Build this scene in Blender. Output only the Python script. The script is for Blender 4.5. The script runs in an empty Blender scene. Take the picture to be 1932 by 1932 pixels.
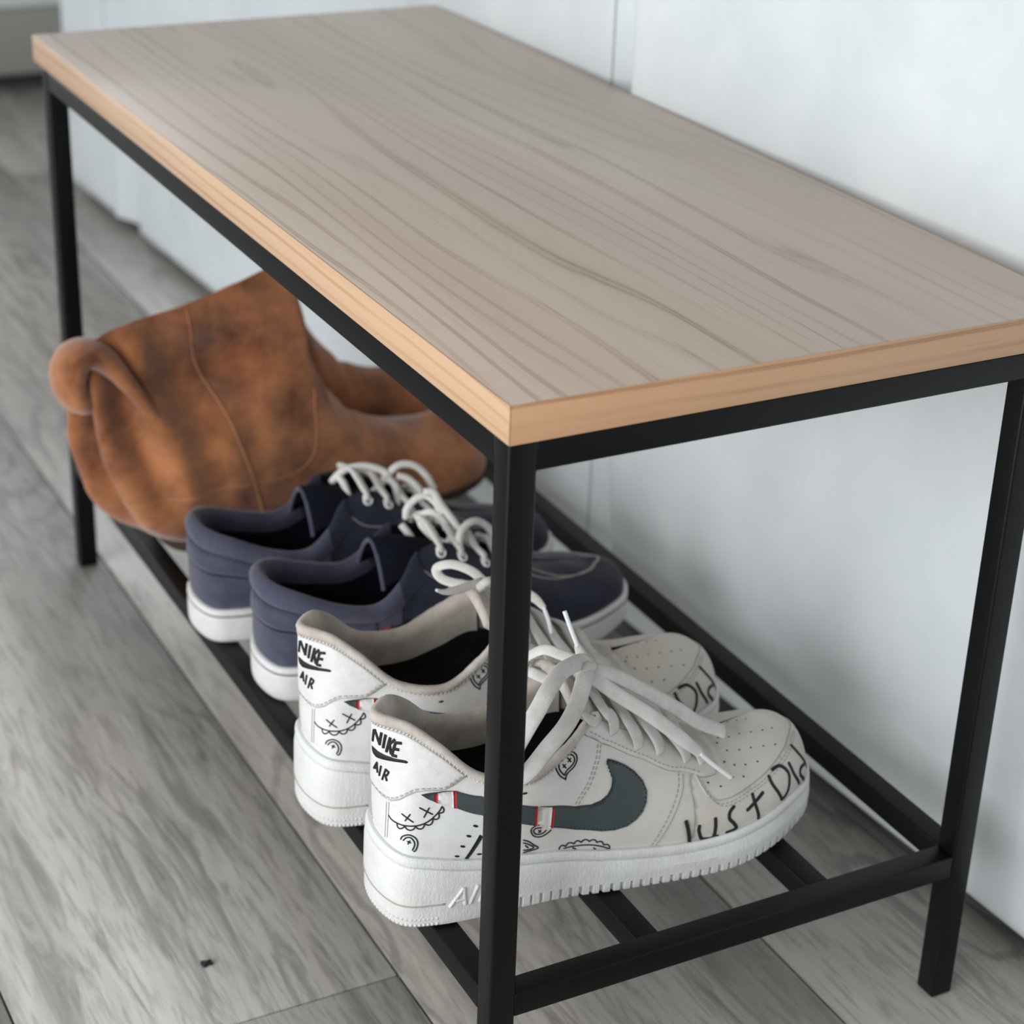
import bpy, bmesh, math, random
import numpy as np
from mathutils import Vector, Matrix
from mathutils.geometry import delaunay_2d_cdt

random.seed(4)
C = bpy.context.scene.collection
MM = 0.001

# ------------------------------------------------------------------ camera
cd = bpy.data.cameras.new('camera')
cam = bpy.data.objects.new('camera', cd); C.objects.link(cam)
cd.sensor_width = 36.0; cd.sensor_fit = 'HORIZONTAL'
cd.lens = 3767.668 / 1932 * 36
_R = ((0.8870319979368417, -0.460592177413138, 0.032079288364912084),
      (-0.1747611189610518, -0.39924930638858136, -0.9000325231055364),
      (0.42735557318894984, 0.7927514348483142, -0.4346405142301888))
_m = Matrix(_R); _m[1] = -_m[1]; _m[2] = -_m[2]
cam.matrix_world = Matrix.Translation((-0.412566, -0.770587, 0.833153)) @ _m.transposed().to_4x4()
cd.clip_start = 0.02
cd.dof.use_dof = True
cd.dof.focus_distance = 1.10
cd.dof.aperture_fstop = 7.5
bpy.context.scene.camera = cam

# ------------------------------------------------------------------ light
W = bpy.data.worlds.new('world'); bpy.context.scene.world = W
W.use_nodes = True
W.node_tree.nodes['Background'].inputs[0].default_value = (0.93, 0.97, 1.0, 1)
W.node_tree.nodes['Background'].inputs[1].default_value = 0.32
def area(name, loc, target, sx, sy, power, col):
    l = bpy.data.lights.new(name, 'AREA'); l.shape = 'RECTANGLE'; l.size = sx; l.size_y = sy
    l.energy = power; l.color = col
    o = bpy.data.objects.new(name, l); C.objects.link(o); o.location = loc
    o.rotation_euler = (Vector(target) - Vector(loc)).to_track_quat('-Z', 'Y').to_euler()
    return o
area('window_daylight', (-1.9, -0.45, 0.80), (0.2, 0.4, 0.2), 2.3, 1.5, 58, (0.965, 0.985, 1.0))
area('far_window_daylight', (-0.35, 3.45, 1.0), (-0.3, 0.5, 0.7), 1.4, 1.5, 21, (0.95, 0.98, 1.0))
vs = bpy.context.scene.view_settings
vs.view_transform = 'Standard'; vs.look = 'None'; vs.exposure = 0.0; vs.gamma = 1.0
vs.use_curve_mapping = False

# ------------------------------------------------------------------ materials
def srgb(r, g, b):
    f = lambda c: (c/255/12.92) if c/255 <= .04045 else ((c/255+.055)/1.055)**2.4
    return (f(r), f(g), f(b), 1)
class NT:
    def __init__(s, name):
        s.m = bpy.data.materials.new(name); s.m.use_nodes = True
        s.n = s.m.node_tree.nodes; s.l = s.m.node_tree.links
        s.b = s.n['Principled BSDF']
    def add(s, t, **kw):
        n = s.n.new(t)
        for k, v in kw.items(): setattr(n, k, v)
        return n
    def ln(s, a, b): s.l.new(a, b)
    def coord(s, scale=(1,1,1), kind='Object', loc=(0,0,0), rot=(0,0,0)):
        tc = s.add('ShaderNodeTexCoord'); mp = s.add('ShaderNodeMapping')
        mp.inputs['Scale'].default_value = scale; mp.inputs['Location'].default_value = loc
        mp.inputs['Rotation'].default_value = rot
        s.ln(tc.outputs[kind], mp.inputs[0]); return mp.outputs[0]
    def noise(s, vec, scale, detail=4, rough=.5, dist=0):
        n = s.add('ShaderNodeTexNoise'); n.inputs['Scale'].default_value = scale
        n.inputs['Detail'].default_value = detail; n.inputs['Roughness'].default_value = rough
        n.inputs['Distortion'].default_value = dist
        s.ln(vec, n.inputs['Vector']); return n.outputs[0]
    def ramp(s, fac, stops):
        r = s.add('ShaderNodeValToRGB'); e = r.color_ramp.elements
        while len(e) < len(stops): e.new(.5)
        for i, (p, c) in enumerate(stops):
            e[i].position = p; e[i].color = c if len(c) == 4 else (*c, 1)
        s.ln(fac, r.inputs[0]); return r.outputs[0]
    def mix(s, fac, a, b, mode='MIX'):
        m = s.add('ShaderNodeMix', data_type='RGBA', blend_type=mode)
        for sock, v in ((m.inputs[0], fac), (m.inputs[6], a), (m.inputs[7], b)):
            if hasattr(v, 'links'): s.ln(v, sock)
            else: sock.default_value = v
        return m.outputs[2]
    def bump(s, h, strength=.3, dist=.001, prev=None):
        b = s.add('ShaderNodeBump'); b.inputs['Strength'].default_value = strength
        b.inputs['Distance'].default_value = dist; s.ln(h, b.inputs['Height'])
        if prev: s.ln(prev, b.inputs['Normal'])
        return b.outputs[0]
    def fin(s, col, rough=.6, nrm=None, spec=.5, **kw):
        if hasattr(col, 'links'): s.ln(col, s.b.inputs['Base Color'])
        else: s.b.inputs['Base Color'].default_value = col
        if hasattr(rough, 'links'): s.ln(rough, s.b.inputs['Roughness'])
        else: s.b.inputs['Roughness'].default_value = rough
        s.b.inputs['Specular IOR Level'].default_value = spec
        for k, v in kw.items(): s.b.inputs[k].default_value = v
        if nrm: s.ln(nrm, s.b.inputs['Normal'])
        return s.m
K = lambda v: (v, v, v, 1)

def m_plain(name, col, rough=.6, spec=.5, bump=None, var=None, **kw):
    t = NT(name); n = None; c = col
    if bump:
        sc, st, ds = bump
        n = t.bump(t.noise(t.coord(), sc, 3), st, ds)
    if var:
        sc, col2 = var
        c = t.mix(t.ramp(t.noise(t.coord(), sc, 4, .6), [(.35, K(0)), (.7, K(1))]), col, col2)
    return t.fin(c, rough, n, spec, **kw)

def m_wood(name, axis, light, mid, dark, rough=.42, seed=0., freq=520., amp=26., line=.5, spec=.5, zw=.6):
    """long-grain wood: growth-ring lines along the local axis, bent into cathedrals by a slow noise"""
    t = NT(name)
    across = 1 if axis == 0 else 0
    st = [9., 9., 9.]; st[axis] = 1.1
    slow = t.noise(t.coord(tuple(st), loc=(seed, seed*.7, seed*.3)), 1., 2, .45, .3)
    tc = t.add('ShaderNodeTexCoord'); sp = t.add('ShaderNodeSeparateXYZ'); t.ln(tc.outputs['Object'], sp.inputs[0])
    def mth(op, a, b=None):
        n = t.add('ShaderNodeMath', operation=op)
        for k, v in enumerate((a, b)):
            if v is None: continue
            if hasattr(v, 'links'): t.ln(v, n.inputs[k])
            else: n.inputs[k].default_value = v
        return n.outputs[0]
    zz = mth('ADD', sp.outputs[across], mth('MULTIPLY', sp.outputs[2], zw))
    ph = mth('ADD', mth('MULTIPLY', zz, freq), mth('MULTIPLY', slow, amp*6.283))
    st2 = [60., 60., 60.]; st2[axis] = 5.
    wob = t.noise(t.coord(tuple(st2), loc=(seed, 0, 0)), 1., 3, .6)
    ph = mth('ADD', ph, mth('MULTIPLY', wob, 1.5))
    w = mth('SINE', ph)
    ln_ = t.ramp(w, [(.0, K(0)), (.30, K(.0)), (.72, K(.22)), (.95, K(1)), (1., K(.55))])
    st3 = [26., 26., 26.]; st3[axis] = 2.2
    var = t.noise(t.coord(tuple(st3), loc=(0, seed, 0)), 1., 3, .6)
    fac = mth('MULTIPLY', ln_, t.ramp(var, [(.36, K(.03)), (.66, K(line))]))
    tone = t.noise(t.coord(tuple(st3), loc=(seed*2, 1, 0)), .55, 2, .5)
    c = t.mix(t.ramp(tone, [(.35, K(0)), (.65, K(1))]), light, mid)
    c = t.mix(fac, c, dark)
    s2 = [520.]*3; s2[axis] = 14
    por = t.noise(t.coord(tuple(s2)), 1., 2, .6)
    c = t.mix(mth('MULTIPLY', t.ramp(por, [(.58, K(0)), (.74, K(.5))]), mth('ADD', mth('MULTIPLY', ln_, .7), .3)), c, dark)
    return t.fin(c, rough, t.bump(por, .10, .0003), spec)

def m_floor():
    t = NT('floor_wood_tile')
    oi = t.add('ShaderNodeObjectInfo')
    v0 = t.add('ShaderNodeTexCoord').outputs['Object']
    ad = t.add('ShaderNodeVectorMath', operation='MULTIPLY_ADD')
    cmb = t.add('ShaderNodeCombineXYZ')
    for i in range(3): t.ln(oi.outputs['Random'], cmb.inputs[i])
    t.ln(cmb.outputs[0], ad.inputs[0]); ad.inputs[1].default_value = (9, 13, 5); t.ln(v0, ad.inputs[2])
    def stretch(sx, sy):
        mp = t.add('ShaderNodeMapping'); mp.inputs['Scale'].default_value = (sx, sy, 4); t.ln(ad.outputs[0], mp.inputs[0]); return mp.outputs[0]
    def mth(op, a, b=None):
        n = t.add('ShaderNodeMath', operation=op)
        for k, v in enumerate((a, b)):
            if v is None: continue
            if hasattr(v, 'links'): t.ln(v, n.inputs[k])
            else: n.inputs[k].default_value = v
        return n.outputs[0]
    n1 = t.noise(stretch(9, 1.6), 1.0, 4, .6, .8)
    n2 = t.noise(stretch(46, 4.5), 1.0, 5, .65, 1.6)
    n3 = t.noise(stretch(230, 20), 1.0, 3, .6, .4)
    slow = t.noise(stretch(7, 1.9), 1., 3, .5, .5)
    sp = t.add('ShaderNodeSeparateXYZ'); t.ln(ad.outputs[0], sp.inputs[0])
    ph = mth('ADD', mth('MULTIPLY', sp.outputs[0], 240.), mth('MULTIPLY', slow, 62.))
    ph = mth('ADD', ph, mth('MULTIPLY', n2, 5.))
    ring = t.ramp(mth('SINE', ph), [(0., K(0)), (.45, K(0)), (.9, K(1)), (1, K(.9))])
    where = t.ramp(t.noise(stretch(6, 1.3), 1.3, 2, .5, .6), [(.42, K(0)), (.62, K(1))])
    c = t.ramp(n1, [(.28, srgb(152, 149, 145)), (.46, srgb(178, 175, 171)), (.62, srgb(192, 189, 185)), (.8, srgb(184, 175, 166))])
    c = t.mix(mth('MULTIPLY', mth('MULTIPLY', ring, where), .62), c, srgb(112, 111, 109))
    c = t.mix(t.ramp(n2, [(.34, K(.62)), (.47, K(0))]), c, srgb(122, 119, 115))
    c = t.mix(t.ramp(n2, [(.54, K(0)), (.72, K(.4))]), c, srgb(208, 206, 203))
    c = t.mix(t.ramp(n3, [(.36, K(.42)), (.50, K(0))]), c, srgb(124, 121, 117))
    c = t.mix(1.0, c, (1.28, 1.265, 1.25, 1), 'MULTIPLY')
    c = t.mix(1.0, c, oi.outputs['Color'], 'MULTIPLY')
    return t.fin(c, .40, t.bump(ring, .10, .0006, t.bump(n2, .2, .0012)), .62)

def m_sofa():
    t = NT('sofa_fabric')
    v = t.coord()
    a = t.noise(t.coord((1, 1, 1)), 9, 4, .6)
    c = t.mix(t.ramp(a, [(.35, K(0)), (.7, K(1))]), srgb(214, 220, 223), srgb(226, 231, 233))
    f = t.noise(t.coord((1, 1.0, .45), rot=(.5, 0, 0)), 420, 3, .7, .3)
    n = t.bump(f, .22, .0007, t.bump(t.noise(v, 22, 3, .5), .2, .004))
    return t.fin(c, .62, n, .3)

def m_leather(name, col, col2, bump=.12, worn=None):
    t = NT(name); v = t.coord()
    a = t.noise(v, 22, 5, .65)
    c = t.mix(t.ramp(a, [(.42, K(0)), (.72, K(1))]), col, col2)
    if worn:      # yellowed, scuffed leather plus table shade painted in over the forefoot (local x runs heel to toe)
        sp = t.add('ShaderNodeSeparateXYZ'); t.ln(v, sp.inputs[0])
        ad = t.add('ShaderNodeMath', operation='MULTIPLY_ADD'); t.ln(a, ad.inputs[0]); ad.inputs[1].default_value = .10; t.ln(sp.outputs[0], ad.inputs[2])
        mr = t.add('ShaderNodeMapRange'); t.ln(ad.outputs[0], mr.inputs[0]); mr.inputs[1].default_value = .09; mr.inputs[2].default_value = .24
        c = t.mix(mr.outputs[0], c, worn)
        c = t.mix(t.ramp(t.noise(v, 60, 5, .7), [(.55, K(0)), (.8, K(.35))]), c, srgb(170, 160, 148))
    vo = t.add('ShaderNodeTexVoronoi'); vo.inputs['Scale'].default_value = 520; t.ln(v, vo.inputs['Vector'])
    n = t.bump(vo.outputs[0], bump, .0004, t.bump(t.noise(v, 70, 4, .6), .16, .001))
    return t.fin(c, .5, n, .4)

def m_rubber(name, col, col2):
    """cup-sole rubber with fine upright wrinkles"""
    t = NT(name); v = t.coord()
    c = t.mix(t.ramp(t.noise(v, 26, 5, .65), [(.42, K(0)), (.72, K(1))]), col, col2)
    w = t.noise(t.coord((1, 1, .35)), 620, 3, .6, .8)
    n = t.bump(t.ramp(w, [(.4, K(0)), (.6, K(1))]), .28, .0006, t.bump(t.noise(v, 90, 4, .6), .12, .001))
    return t.fin(c, .55, n, .35)

def m_fabric(name, col, col2, scale=900, bump=.5, rough=.9, vs=40, sheen=0.):
    t = NT(name); v = t.coord()
    c = t.mix(t.ramp(t.noise(v, vs, 4, .65), [(.38, K(0)), (.68, K(1))]), col, col2)
    n = t.bump(t.noise(v, scale, 3, .7), bump, .0006)
    return t.fin(c, rough, n, .2, **({'Sheen Weight': sheen} if sheen else {}))

M = {}
M['metal'] = m_plain('black_powder_coat', srgb(5, 9, 9), .45, .24, (900, .12, .0003))
M['top'] = m_wood('tabletop_veneer', 1, srgb(200, 185, 170), srgb(190, 172, 156), srgb(140, 116, 96), .40, 3.1, 330., 8.0, .62, .55)
M['edge_y'] = m_wood('edge_band_long', 1, srgb(208, 176, 146), srgb(196, 160, 126), srgb(158, 112, 74), .5, 1.7, 300., 6., .75, .4, 2.2)
M['edge_x'] = m_wood('edge_band_short', 0, srgb(204, 164, 128), srgb(190, 147, 111), srgb(136, 94, 62), .5, 5.2, 300., 7., .9, .4, 2.4)
M['floor'] = m_floor()
M['grout'] = m_plain('floor_joint', srgb(88, 86, 83), .9)
M['sofa'] = m_sofa()
M['welt'] = m_plain('sofa_seam', srgb(176, 181, 184), .8)
M['shadow_gap'] = m_plain('gap_shade', srgb(60, 60, 60), .9)  # dark block colour: paints the shade of the gap under sofa and cabinet
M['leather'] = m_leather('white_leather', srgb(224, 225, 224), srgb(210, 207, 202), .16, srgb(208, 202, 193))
M['leather_toe'] = m_leather('worn_shaded_white_leather', srgb(210, 204, 196), srgb(192, 184, 174))  # toe leather: wear, with the table's shade mixed into its colour
M['sole'] = m_rubber('white_rubber', srgb(222, 223, 222), srgb(206, 204, 199))
M['lining'] = m_fabric('beige_lining', srgb(206, 199, 190), srgb(176, 167, 156), 1100, .6)
M['ink'] = m_plain('black_ink', srgb(34, 37, 38), .6, .3)
M['stitch_light'] = m_plain('pale_thread', srgb(190, 186, 179), .8, .2)
M['stitch'] = m_plain('stitch_grey', srgb(168, 162, 153), .8, .2)
M['swoosh'] = m_leather('slate_leather', srgb(70, 79, 80), srgb(62, 71, 72), .1)
M['red'] = m_plain('red_ink', srgb(170, 38, 42), .6, .3)
M['insole'] = m_plain('dark_insole', srgb(22, 25, 29), .8, .2)
M['lace'] = m_fabric('white_lace', srgb(226, 225, 221), srgb(206, 202, 195), 1500, .7, .85, 60)
M['plastic'] = m_plain('aglet_plastic', srgb(236, 238, 238), .25, .5)

M['navy'] = m_fabric('navy_suede', srgb(64, 66, 84), srgb(80, 81, 99), 700, .35, .95, 45, .3)
M['navy_dark'] = m_fabric('dark_navy_suede', srgb(34, 37, 50), srgb(44, 47, 62), 700, .35, .95, 45, .2)
M['navy_in'] = m_fabric('navy_lining', srgb(17, 22, 36), srgb(12, 15, 24), 900, .4, .95, 45)
M['pin'] = m_plain('brown_pinstripe', srgb(104, 84, 76), .7)
M['tab'] = m_plain('red_tab', srgb(140, 50, 46), .7)
M['suede'] = m_fabric('tan_suede', srgb(172, 112, 72), srgb(92, 50, 31), 380, .5, .95, 16, .45)
M['suede_in'] = m_fabric('brown_lining', srgb(156, 106, 70), srgb(126, 80, 50), 500, .4, .95, 20, .2)
M['suede_seam'] = m_fabric('light_suede_seam', srgb(190, 140, 104), srgb(172, 120, 84), 500, .4, .95, 30)
M['boot_sole'] = m_plain('boot_sole', srgb(58, 42, 32), .8, .3, (200, .3, .001))
# ------------------------------------------------------------------ mesh helpers
def link(name, verts, faces, mat, parent=None, smooth=True, loc=None):
    me = bpy.data.meshes.new(name); me.from_pydata([tuple(v) for v in verts], [], faces)
    me.materials.append(mat)
    if smooth: me.polygons.foreach_set('use_smooth', [True]*len(me.polygons))
    me.update()
    o = bpy.data.objects.new(name, me); C.objects.link(o)
    if parent: o.parent = parent
    if loc: o.location = loc
    return o
def bm_link(name, bm, mat, parent=None, smooth=False, loc=None):
    me = bpy.data.meshes.new(name); bm.to_mesh(me); bm.free(); me.materials.append(mat)
    if smooth: me.polygons.foreach_set('use_smooth', [True]*len(me.polygons))
    o = bpy.data.objects.new(name, me); C.objects.link(o)
    if parent: o.parent = parent
    if loc: o.location = loc
    return o
def box_bm(x0, x1, y0, y1, z0, z1, bev=0., seg=2):
    bm = bmesh.new(); bmesh.ops.create_cube(bm, size=1)
    for v in bm.verts:
        v.co = Vector(((x0+x1)/2 + v.co.x*(x1-x0), (y0+y1)/2 + v.co.y*(y1-y0), (z0+z1)/2 + v.co.z*(z1-z0)))
    if bev: bmesh.ops.bevel(bm, geom=bm.edges[:], offset=bev, segments=seg, profile=.5, affect='EDGES')
    return bm
def box(name, mat, parent, x0, x1, y0, y1, z0, z1, bev=0., seg=2):
    """mm in; the object sits at its own centre"""
    c = Vector(((x0+x1)/2, (y0+y1)/2, (z0+z1)/2))*MM
    h = ((x1-x0)/2*MM, (y1-y0)/2*MM, (z1-z0)/2*MM)
    o = bm_link(name, box_bm(-h[0], h[0], -h[1], h[1], -h[2], h[2], bev*MM, seg), mat, parent, bev > 0, c)
    if bev:
        for p in o.data.polygons: p.use_smooth = True
        try: o.data.set_sharp_from_angle(angle=math.radians(50))
        except Exception: pass
    return o
def empty(name, loc=(0,0,0), rz=0, label=None, cat=None, group=None):
    o = bpy.data.objects.new(name, None); C.objects.link(o); o.location = loc; o.rotation_euler = (0, 0, rz)
    o.empty_display_size = .05
    tag(o, label, cat, group); return o
def tag(o, label=None, cat=None, group=None, kind=None):
    if label: o['label'] = label
    if cat: o['category'] = cat
    if group: o['group'] = group
    if kind: o['kind'] = kind
    return o

# ------------------------------------------------------------------ setting: floor
floor = empty('floor'); tag(floor, kind='structure')
fb = box('subfloor', M['grout'], floor, -1700, 1900, -1000, 4600, -12, -3.0)
XS = [-1391, -1156, -920, -684, -449, -213, 22, 258, 493, 729, 964, 1200, 1436, 1671]
BUTT = {22: 168-1400, 258: 1255-1400, -213: 168, -449: 700, 493: 700}
rnd = random.Random(11)
for i in range(len(XS)-1):
    x0, x1 = XS[i], XS[i+1]
    off = {-213: 168, 22: 1255, -449: 690, 258: 620}.get(x0, rnd.uniform(0, 1400))
    y = off - 1400*2
    while y < 4500:
        if y + 1400 > -900:
            tone = {-213: (1.02, 1.02, 1.01), 22: (.66, .64, .615), 258: (.60, .59, .57), 493: (.7, .69, .67), -449: (.95, .94, .92)}.get(x0, (.9, .9, .9))  # under-bench planks: browner wood, plus the bench's shade painted into the tone
            kt = rnd.uniform(.95, 1.05)
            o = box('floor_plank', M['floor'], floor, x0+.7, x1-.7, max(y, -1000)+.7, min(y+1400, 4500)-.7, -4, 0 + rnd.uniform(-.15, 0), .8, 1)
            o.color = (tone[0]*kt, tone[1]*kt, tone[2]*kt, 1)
        y += 1400

# ------------------------------------------------------------------ sofa behind the bench (white upholstered, grooved back)
SOFA_A = math.atan(.0437)
sofa = empty('sofa', (.3986, 0, 0), SOFA_A, 'white upholstered sofa with tall panelled back standing close behind the bench', 'sofa')
# local frame: +y along the back, x = 0 is the face towards the bench
def sofa_panel(y0, y1, bulge=0., z0=14., z1=820., x0=0.):
    """upholstered panel: rounded edges, face swelling towards the bench above the floor"""
    zs = np.array([z0, z0+4, z0+12, 40, 80, 130, 180, 240, 320, 420, 520, 620, 720, z1-12, z1-3, z1])
    r = np.array([9, 3, 0, 0, 0, 0, 0, 0, 0, 0, 0, 0, 0, 0, 4, 10.])
    bz = np.clip((zs-20)/150, 0, 1); bz = bulge*bz*bz*(3-2*bz)
    ys = np.array([y0, y0+2, y0+8]+list(np.linspace(y0+16, y1-16, 10))+[y1-8, y1-2, y1])
    ry = np.array([8, 2.5, 0]+[0]*10+[0, 2.5, 8.])
    V = [(-bz[k]+x0+max(r[k], ry[i]), y, z) for i, y in enumerate(ys) for k, z in enumerate(zs)]
    n = len(zs); m = len(ys)
    F = [(i*n+k, i*n+k+1, (i+1)*n+k+1, (i+1)*n+k) for i in range(m-1) for k in range(n-1)]
    k0 = len(V)
    per = [i*n for i in range(m)]+[(m-1)*n+k for k in range(1, n)]+[i*n+n-1 for i in range(m-2, -1, -1)]+[k for k in range(n-2, 0, -1)]
    V += [(118, V[p][1], V[p][2]) for p in per]
    F += [(per[q], per[(q+1) % len(per)], k0+(q+1) % len(per), k0+q) for q in range(len(per))]
    return link('back_panel', np.array(V)*MM, F, M['sofa'], sofa)
sofa_panel(-760, 514, 11.)
sofa_panel(552, 1650)
sofa_panel(1738, 1918)
for y0, y1 in ((506, 553), (1642, 1739)):
    # recessed strip running back from the far panel to the near one
    V = [(40, y0, 15), (2.5, y1, 15), (2.5, y1, 815), (40, y0, 815), (110, y0, 15), (110, y1, 15), (110, y1, 815), (110, y0, 815)]
    link('groove_strip', np.array(V)*MM, [(0, 3, 2, 1), (4, 5, 6, 7), (0, 1, 5, 4), (3, 7, 6, 2), (0, 4, 7, 3), (1, 2, 6, 5)], M['sofa'], sofa, False)
def tube_path(pts, r, n=8, closed=False, cap=True):
    """swept round tube -> verts, faces"""
    P = np.array(pts, float); T = np.gradient(P, axis=0)
    T /= np.linalg.norm(T, axis=1)[:, None]+1e-12
    up = np.array([0.13, .21, .97]); rr = np.broadcast_to(np.asarray(r, float), (len(P),))
    V = []; F = []
    a0 = None
    for i in range(len(P)):
        if a0 is None:
            a0 = np.cross(T[i], up); a0 /= np.linalg.norm(a0)
        else:
            a0 = a0 - T[i]*(a0@T[i]); a0 /= np.linalg.norm(a0)
        b0 = np.cross(T[i], a0)
        for k in range(n):
            a = 2*math.pi*k/n; V.append(P[i] + rr[i]*(a0*math.cos(a)+b0*math.sin(a)))
    for i in range(len(P)-1):
        for k in range(n):
            F.append((i*n+k, i*n+(k+1) % n, (i+1)*n+(k+1) % n, (i+1)*n+k))
    if cap:
        F.append(tuple(range(n))[::-1]); F.append(tuple(range((len(P)-1)*n, len(P)*n)))
    return V, F
for yy in (556, 1742):
    v, f = tube_path([(.0035, yy*MM, z) for z in np.linspace(.02, .8, 12)], .0022)
    link('piping', v, f, M['welt'], sofa)
bm_link('gap_block', box_bm(.045, .8, -.75, 1.9, 0, .02), M['shadow_gap'], sofa)
bm_link('seat_base', box_bm(.10, .85, -.76, 1.9, .014, .40, .02, 3), M['sofa'], sofa, True)

# ------------------------------------------------------------------ far room: wall and low cabinet
wall_far = box('wall_far', M['sofa'], None, -1700, 1900, 3600, 3680, 0, 2600); tag(wall_far, kind='structure')

cab = empty('cabinet', (.55, 2.70, 0), 0, 'low grey cabinet with a pale top against the far end of the room', 'cabinet')
M['cab'] = m_plain('grey_lacquer', srgb(150, 150, 143), .5); M['cabtop'] = m_plain('pale_top', srgb(214, 222, 222), .5)
box('body', M['cab'], cab, -750, 900, -220, 400, 30, 138, 4)
box('gap_block', M['shadow_gap'], cab, -730, 880, -170, 390, 0, 30)
box('cabinet_top', M['cabtop'], cab, -760, 910, -228, 400, 138, 330, 8)
# ------------------------------------------------------------------ bench
H, TH, D, L, B, HS = 466.8, 20.9, 338.4, 817.6, 16.0, 110.4
bench = empty('shoe_bench', (0, 0, 0), 0, 'low shoe bench with pale wood top and black square tube frame with slatted shelf', 'bench')
Y0, Y1, X0, X1 = -.2, L+22.6, -.2, D+22.6
E = .9
box('tabletop', M['top'], bench, X0+E, X1-E, Y0+E, Y1-E, H-TH+.2, H, .25, 1)
for nm, a in (('edge_band', (X0, X0+E, Y0, Y1, H-TH, H-.05)), ('edge_band', (X1-E, X1, Y0, Y1, H-TH, H-.05))):
    box(nm, M['edge_y'], bench, *a, .3, 1)
for a in ((X0, X1, Y0, Y0+E, H-TH, H-.05), (X0, X1, Y1-E, Y1, H-TH, H-.05)):
    box('edge_band', M['edge_x'], bench, *a, .3, 1)
ZT = H-TH
for x in (0, D-B):
    for y in (0, L-B):
        box('leg', M['metal'], bench, x, x+B, y, y+B, 0, ZT, 1.6, 3)
for z, nm in ((ZT-B, 'top_rail'), (HS-B, 'shelf_rail')):
    for x in (0, D-B): box(nm, M['metal'], bench, x+.2, x+B-.2, B-.5, L-B+.5, z, z+B-.1, 1.4, 3)
    for y in (0, L-B): box(nm, M['metal'], bench, B-.5, D-B+.5, y+.2, y+B-.2, z, z+B-.1, 1.4, 3)
for x in (102, 222.5):
    box('shelf_slat', M['metal'], bench, x, x+B, B-1, L-B+1, HS-B+.1, HS-.2, 1.4, 3)
# weld beads in the inner corners
for (x, y, z) in ((B, 4, ZT-B), (B+1, 6, HS-B)):
    bm = bmesh.new(); bmesh.ops.create_icosphere(bm, subdivisions=2, radius=.0022)
    bm_link('weld', bm, M['metal'], bench, True, (x*MM, y*MM, z*MM))

#FORM
# ------------------------------------------------------------------ shoe surface: a closed loop of ribs from sole line to top line
class Form:
    """rows: bx,by,bz, tx,ty,tz, h1,o1, h2,o2   (mm, x forward from the heel, -y = right side)
       first row heel centre, last row toe centre; right rows then left rows"""
    def __init__(s, heel, right, toe, left):
        R = [heel] + right + [toe] + left[::-1]
        s.R = np.array(R, float); s.n = len(R); s.kt = len(right)+1
    def coef(s, u):
        u = np.asarray(u, float) % 1.0
        # u in [0,.5] -> rows 0..kt ; [.5,1] -> kt..n
        k = np.where(u <= .5, u*2*s.kt, s.kt + (u-.5)*2*(s.n-s.kt))
        i = np.floor(k).astype(int); f = (k-i)[..., None]
        g = lambda j: s.R[j % s.n]
        p0, p1, p2, p3 = g(i-1), g(i), g(i+1), g(i+2)
        return .5*((2*p1) + (p2-p0)*f + (2*p0-5*p1+4*p2-p3)*f*f + (3*p1-p0-3*p2+p3)*f**3)
    def S(s, u, t):
        u, t = np.broadcast_arrays(np.asarray(u, float), np.asarray(t, float))
        q = s.coef(u); Bp = q[..., 0:3]; Tp = q[..., 3:6]
        e = 1e-3; d = s.coef(u+e)[..., 0:2]-s.coef(u-e)[..., 0:2]
        nx = np.stack([-d[..., 1], d[..., 0]], -1)*-1.0
        nx = -nx / (np.linalg.norm(nx, axis=-1)[..., None]+1e-9)
        nx = np.concatenate([-nx, np.zeros_like(nx[..., :1])], -1)
        z = np.zeros_like(Bp); z[..., 2] = 1
        P1 = Bp + z*q[..., 6:7] + nx*q[..., 7:8]
        P2 = Tp - z*q[..., 8:9] + nx*q[..., 9:10]
        t = t[..., None]; m = 1-t
        return Bp*m**3 + 3*P1*m*m*t + 3*P2*m*t*t + Tp*t**3
    def N(s, u, t):
        e = 1e-3; t = np.clip(t, 0.003, .985)
        a = s.S(u+e, t)-s.S(u-e, t); b = s.S(u, t+e)-s.S(u, t-e)
        n = np.cross(a, b); n /= np.linalg.norm(n, axis=-1)[..., None]+1e-12
        return n
    def off(s, u, t, d):
        d = np.asarray(d, float)
        return s.S(u, t) + s.N(u, t)*(d[..., None] if d.ndim else d)

def af_rows(lat):
    """right = lateral side for the right shoe; lat +1 lateral, 0 medial"""
    l = lat
    return [
     # bx   by            bz    tx   ty      tz   h1  o1  h2  o2
     (7,   -23.5,         50,   13, -16.5, 129, 20,  2, 16,  2),
     (24,  -31,           47,   28, -27,   118,  18,  1, 16,  2),
     (50,  -34,           41.5, 50, -34,    98, 15,  2, 14,  2),
     (80,  -34.5,         37.5, 79, -38,    92,  14,  2, 12,  2),
     (108, -35-l,         33.5,104, -35,   105,  16,  3, 14,  4),
     (132, -38-2*l,       30,  125, -27,   117,  20,  3, 12,  9),
     (162, -41-3*l,       27,  149, -20,   105,  22,  3, 10, 13),
     (190, -44-3*l,       26,  174, -16,    89,  21,  3,  6, 16),
     (216, -46-2.5*l,     27.5,197, -11,    76,  20,  3,  2, 17),
     (240, -43-1.5*l,     30,  212, -3,     71,  20,  3,  1, 18),
     (262, -36,           33,  226, -.8,    71.5,21,  3,  0, 18),
     (280, -24,           34,  239, -.3,    73,  22,  2,  0, 18),
    ]
def mirror_rows(rows): return [(r[0], -r[1], r[2], r[3], -r[4], r[5], *r[6:]) for r in rows]
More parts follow.
